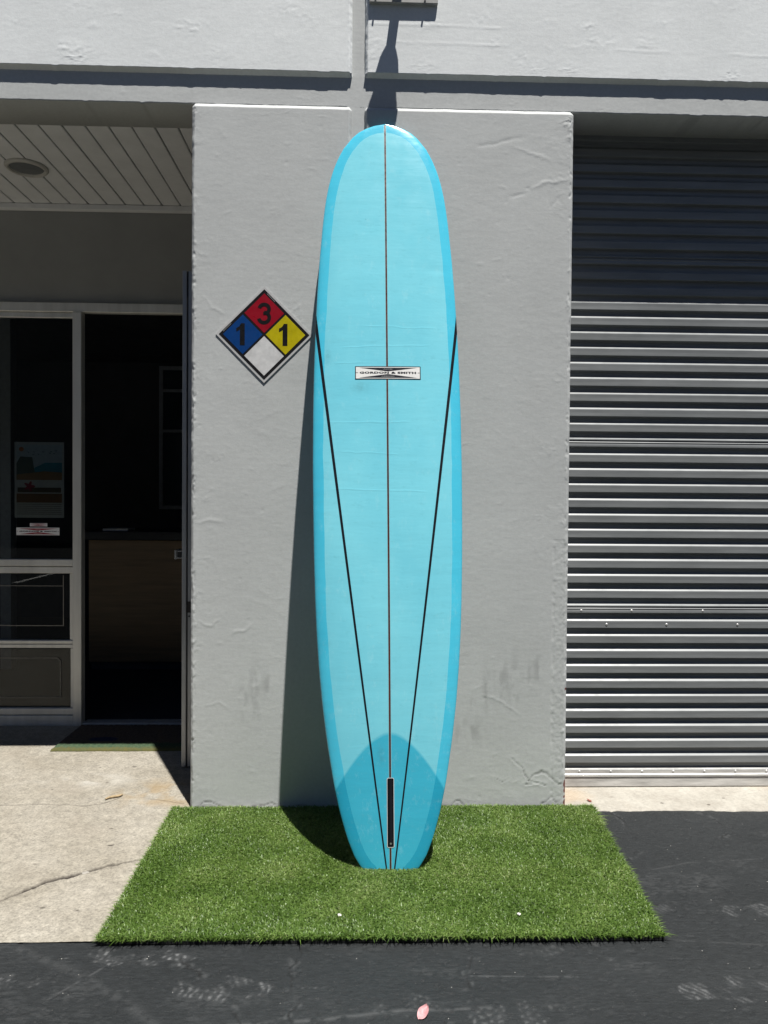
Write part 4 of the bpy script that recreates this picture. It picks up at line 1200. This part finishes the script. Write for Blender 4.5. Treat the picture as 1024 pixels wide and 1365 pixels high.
mat_o = put('doormat', grid_mesh('doormat', np.stack([X, Yq, Zq], -1), None, {'green': green, 'yellow': yel, 'motif': mot}), mt.m)
tag(mat_o, 'brown doormat with green border lying at the shop doorway', 'doormat')

# reception counter in the dark shop
ct = empty('reception_counter', (-1.4, 2.57, 0.006))
tag(ct, 'brown wood panelled counter with dark top inside the shop doorway', 'counter')
box('front_panel', -2.10, -0.70, 2.57, 2.60, 0.07, 1.005, M['counter'], ct, 0.003)
box('counter_body', -2.09, -0.71, 2.601, 3.10, 0.0065, 1.004, M['dark_room'], ct)
box('counter_top', -2.14, -0.68, 2.53, 3.14, 1.006, 1.075, M['counter_top'], ct, 0.006)
o = box('paper_stack', -1.99, -1.80, 2.56, 2.75, 1.0755, 1.092, M['paper']); tag(o, 'pale stack of paper on the dark counter top', 'paper')

# poster taped inside the window
PX0, PX1, PZ0, PZ1 = -2.040, -1.755, 1.214, 1.655
po = empty('poster', ((PX0+PX1)/2, 1.214, PZ0))
tag(po, 'beach scene poster hanging behind the upper window pane', 'poster')
pa = plain('poster_paper', (0.55, 0.54, 0.48), 0.6, 0.05)
MB().box(PX0, PX1, 1.2145, 1.2155, PZ0, PZ1).build('sheet', pa, po)
def pp(name, pts, c, k=1):
    fp = [(PX0+a*(PX1-PX0), 1.2145-0.0003*k, PZ0+b*(PZ1-PZ0)) for a, b in pts]
    return put(name, pyd(name, fp, [tuple(range(len(fp)))]), plain('poster_'+name, tuple(min(0.85, 1.1*q_) for q_ in c), 0.6, 0.1, 60), po)
pp('sky', [(0.04,0.55),(0.96,0.55),(0.96,0.965),(0.04,0.965)], (0.42,0.47,0.46))
pp('sea', [(0.40,0.60),(0.96,0.60),(0.96,0.73),(0.62,0.73),(0.40,0.66)], (0.04,0.22,0.26), 2)
pp('hill', [(0.04,0.56),(0.42,0.56),(0.36,0.80),(0.12,0.81),(0.04,0.72)], (0.09,0.11,0.08), 3)
pp('sand', [(0.04,0.50),(0.96,0.50),(0.96,0.60),(0.60,0.615),(0.04,0.57)], (0.30,0.17,0.07), 4)
pp('sun', [(0.14+0.05*math.cos(a), 0.905+0.03*math.sin(a)) for a in np.linspace(0, 2*math.pi, 14, endpoint=False)], (0.45,0.15,0.04), 5)
for (bx_, bz_) in ((0.28,0.87),(0.40,0.875),(0.38,0.84),(0.49,0.845),(0.58,0.875),(0.74,0.88),(0.84,0.89),(0.80,0.855),(0.72,0.86)):
    pp('bird', [(bx_-0.03,bz_+0.008),(bx_,bz_-0.004),(bx_+0.03,bz_+0.008),(bx_,bz_-0.014)], (0.03,0.03,0.03), 5)
pp('dark_band', [(0.06,0.335),(0.94,0.335),(0.94,0.40),(0.06,0.40)], (0.10,0.07,0.035), 2)
pp('flower', [(0.30+(0.085+0.035*math.cos(5*a))*math.cos(a), 0.415+(0.052+0.02*math.cos(5*a))*math.sin(a)) for a in np.linspace(0, 2*math.pi, 40, endpoint=False)], (0.28,0.02,0.04), 5)
pp('wood_field', [(0.04,0.20),(0.96,0.20),(0.96,0.32),(0.04,0.32)], (0.19,0.09,0.03), 2)
for i in range(6): pp('plank_line', [(0.05,0.045+i*0.026),(0.95,0.045+i*0.026),(0.95,0.053+i*0.026),(0.05,0.053+i*0.026)], (0.20,0.17,0.13), 2)

# two maker's stickers on the glass
def flat_place(y):
    return lambda nm, p, f, m_, k, par: put(nm, pyd(nm, [(a, y-0.0004*k, b) for a, b in p], f), m_, par)
sw = plain('sticker_white', (0.72, 0.72, 0.72), 0.5, 0.04)
s1 = logo(flat_place(1.2025), -1.901, 1.135, 0.248, 0.044, lk, sw, lr, sw, sw, None, 'window_sticker')
tag(s1, 'large white sticker with red curved triangles and lettering on shop glass below the poster', 'sticker', 'stickers')
s2 = logo(flat_place(1.2025), -1.897, 1.1735, 0.100, 0.019, lr, sw, lr, sw, sw, None, 'window_sticker')
tag(s2, 'small white and red sticker on shop glass between the poster and a larger sticker', 'sticker', 'stickers')

# pink petal on the asphalt
n = 14; vs = []; fs = []
for i in range(n+1):
    t_ = i/n; w_ = 0.0135*math.sin(math.pi*min(1, t_*0.93+0.05))**0.7*(1.0 if t_ < 0.95 else 0.7)
    for j in range(5):
        s_ = (j-2)/2
        vs.append((s_*w_, t_*0.040, 0.002+0.010*t_**2+0.006*s_*s_*(0.4+t_)+0.0015*math.sin(9*t_+3*s_)))
for i in range(n):
    for j in range(4): fs.append((i*5+j, i*5+j+1, (i+1)*5+j+1, (i+1)*5+j))
pm_ = pyd('petal', vs, fs, True)
pmat = NT('pink_petal'); pmat.color(pmat.ramp(pmat.noise(120, 3, 0.6), [(0.3, (0.38, 0.17, 0.18)), (0.7, (0.46, 0.25, 0.26))])).rough(0.6)
o = put('petal', pm_, pmat.m, None, (0.138, -1.318, 0.0015)); o.rotation_euler = (0.05, 0.12, -0.62)
tag(o, 'single curled pink petal lying on dark asphalt', 'petal')
# dry twig on the slab
vs = []; fs = []
for i in range(9):
    t_ = i/8; r_ = 0.0065*(0.55+0.6*math.sin(math.pi*t_))
    for j in range(7):
        a = 2*math.pi*j/7
        vs.append((-0.040+0.080*t_, 0.006*math.sin(6*t_)+r_*math.cos(a), 0.006+r_*0.7*math.sin(a)))
for i in range(8):
    for j in range(7): fs.append((i*7+j, i*7+(j+1) % 7, (i+1)*7+(j+1) % 7, (i+1)*7+j))
fs += [tuple(range(6, -1, -1)), tuple(range(56, 63))]
o = put('twig', pyd('twig', vs, fs), plain('dry_bark', (0.28, 0.21, 0.12), 0.8, 0.3, 120), None, (-1.108, 0.118, 0.005)); o.rotation_euler = (0, 0, 0.75)
tag(o, 'short pale dry twig on the concrete slab near the doormat', 'twig')
# dead leaf on the apron
lf = [(0,-0.014,0.001),(0.007,-0.005,0.004),(0.006,0.006,0.003),(0,0.016,0.006),(-0.006,0.005,0.004),(-0.006,-0.006,0.002)]
o = put('dead_leaf', pyd('dead_leaf', lf+[(0,0,0.006)], [(i, (i+1) % 6, 6) for i in range(6)]), plain('dead_leaf', (0.16, 0.035, 0.02), 0.7), None, (1.002, 0.051, 0.008)); o.rotation_euler = (0, 0, 0.5)
tag(o, 'small dead red leaf on the pale apron below the roller shutter', 'leaf')
# loose chips
def chip(name, loc, r, seed, mat_=None):
    q = np.random.default_rng(seed)
    import bmesh
    b = bmesh.new(); bmesh.ops.create_icosphere(b, subdivisions=1, radius=r)
    for vtx in b.verts: vtx.co = Vector((vtx.co.x*q.uniform(0.7, 1.5), vtx.co.y*q.uniform(0.7, 1.2), vtx.co.z*q.uniform(0.45, 0.7)))
    m__ = bpy.data.meshes.new(name); b.to_mesh(m__); b.free()
    o = put(name, m__, mat_ or M['chip'], None, loc); o.rotation_euler = (0, 0, q.uniform(0, 3)); return o
M['chip'] = plain('white_chip', (0.62, 0.60, 0.56), 0.8, 0.1)
tag(chip('stone_chip', (-0.079, -0.872, 0.027), 0.006, 5), 'white chip on the grass mat in front of the surfboard tail', 'stone')
tag(chip('stone_chip', (0.492, -0.876, 0.027), 0.006, 6), 'white chip on the grass mat near the front edge, clear of the board', 'stone')
tag(chip('stone_chip', (-0.991, -0.545, 0.0), 0.013, 9, plain('grey_stone', (0.24, 0.225, 0.20), 0.85, 0.2)), 'rounded pale stone stuck in the crack of the concrete slab', 'stone')
# grit scattered over the asphalt
gv = []; gf = []
for k in range(150):
    gx, gy = rng.uniform(-1.2, 1.7), rng.uniform(-1.45, -0.05)
    if gy > -0.98 and gx < 1.0: continue
    r_ = rng.uniform(0.0007, 0.0017); b0 = len(gv); a = rng.uniform(0, 6)
    gv += [(gx+r_*math.cos(a), gy+r_*math.sin(a), 0.001), (gx+r_*math.cos(a+2), gy+r_*math.sin(a+2), 0.001), (gx+r_*math.cos(a+4), gy+r_*math.sin(a+4), 0.001), (gx, gy, 0.001+r_*1.2)]
    gf += [(b0, b0+1, b0+3), (b0+1, b0+2, b0+3), (b0+2, b0, b0+3)]
o = put('grit', pyd('grit', gv, gf), M['chip']); tag(o, 'fine pale grit scattered on the dark asphalt', 'grit', kind='stuff')
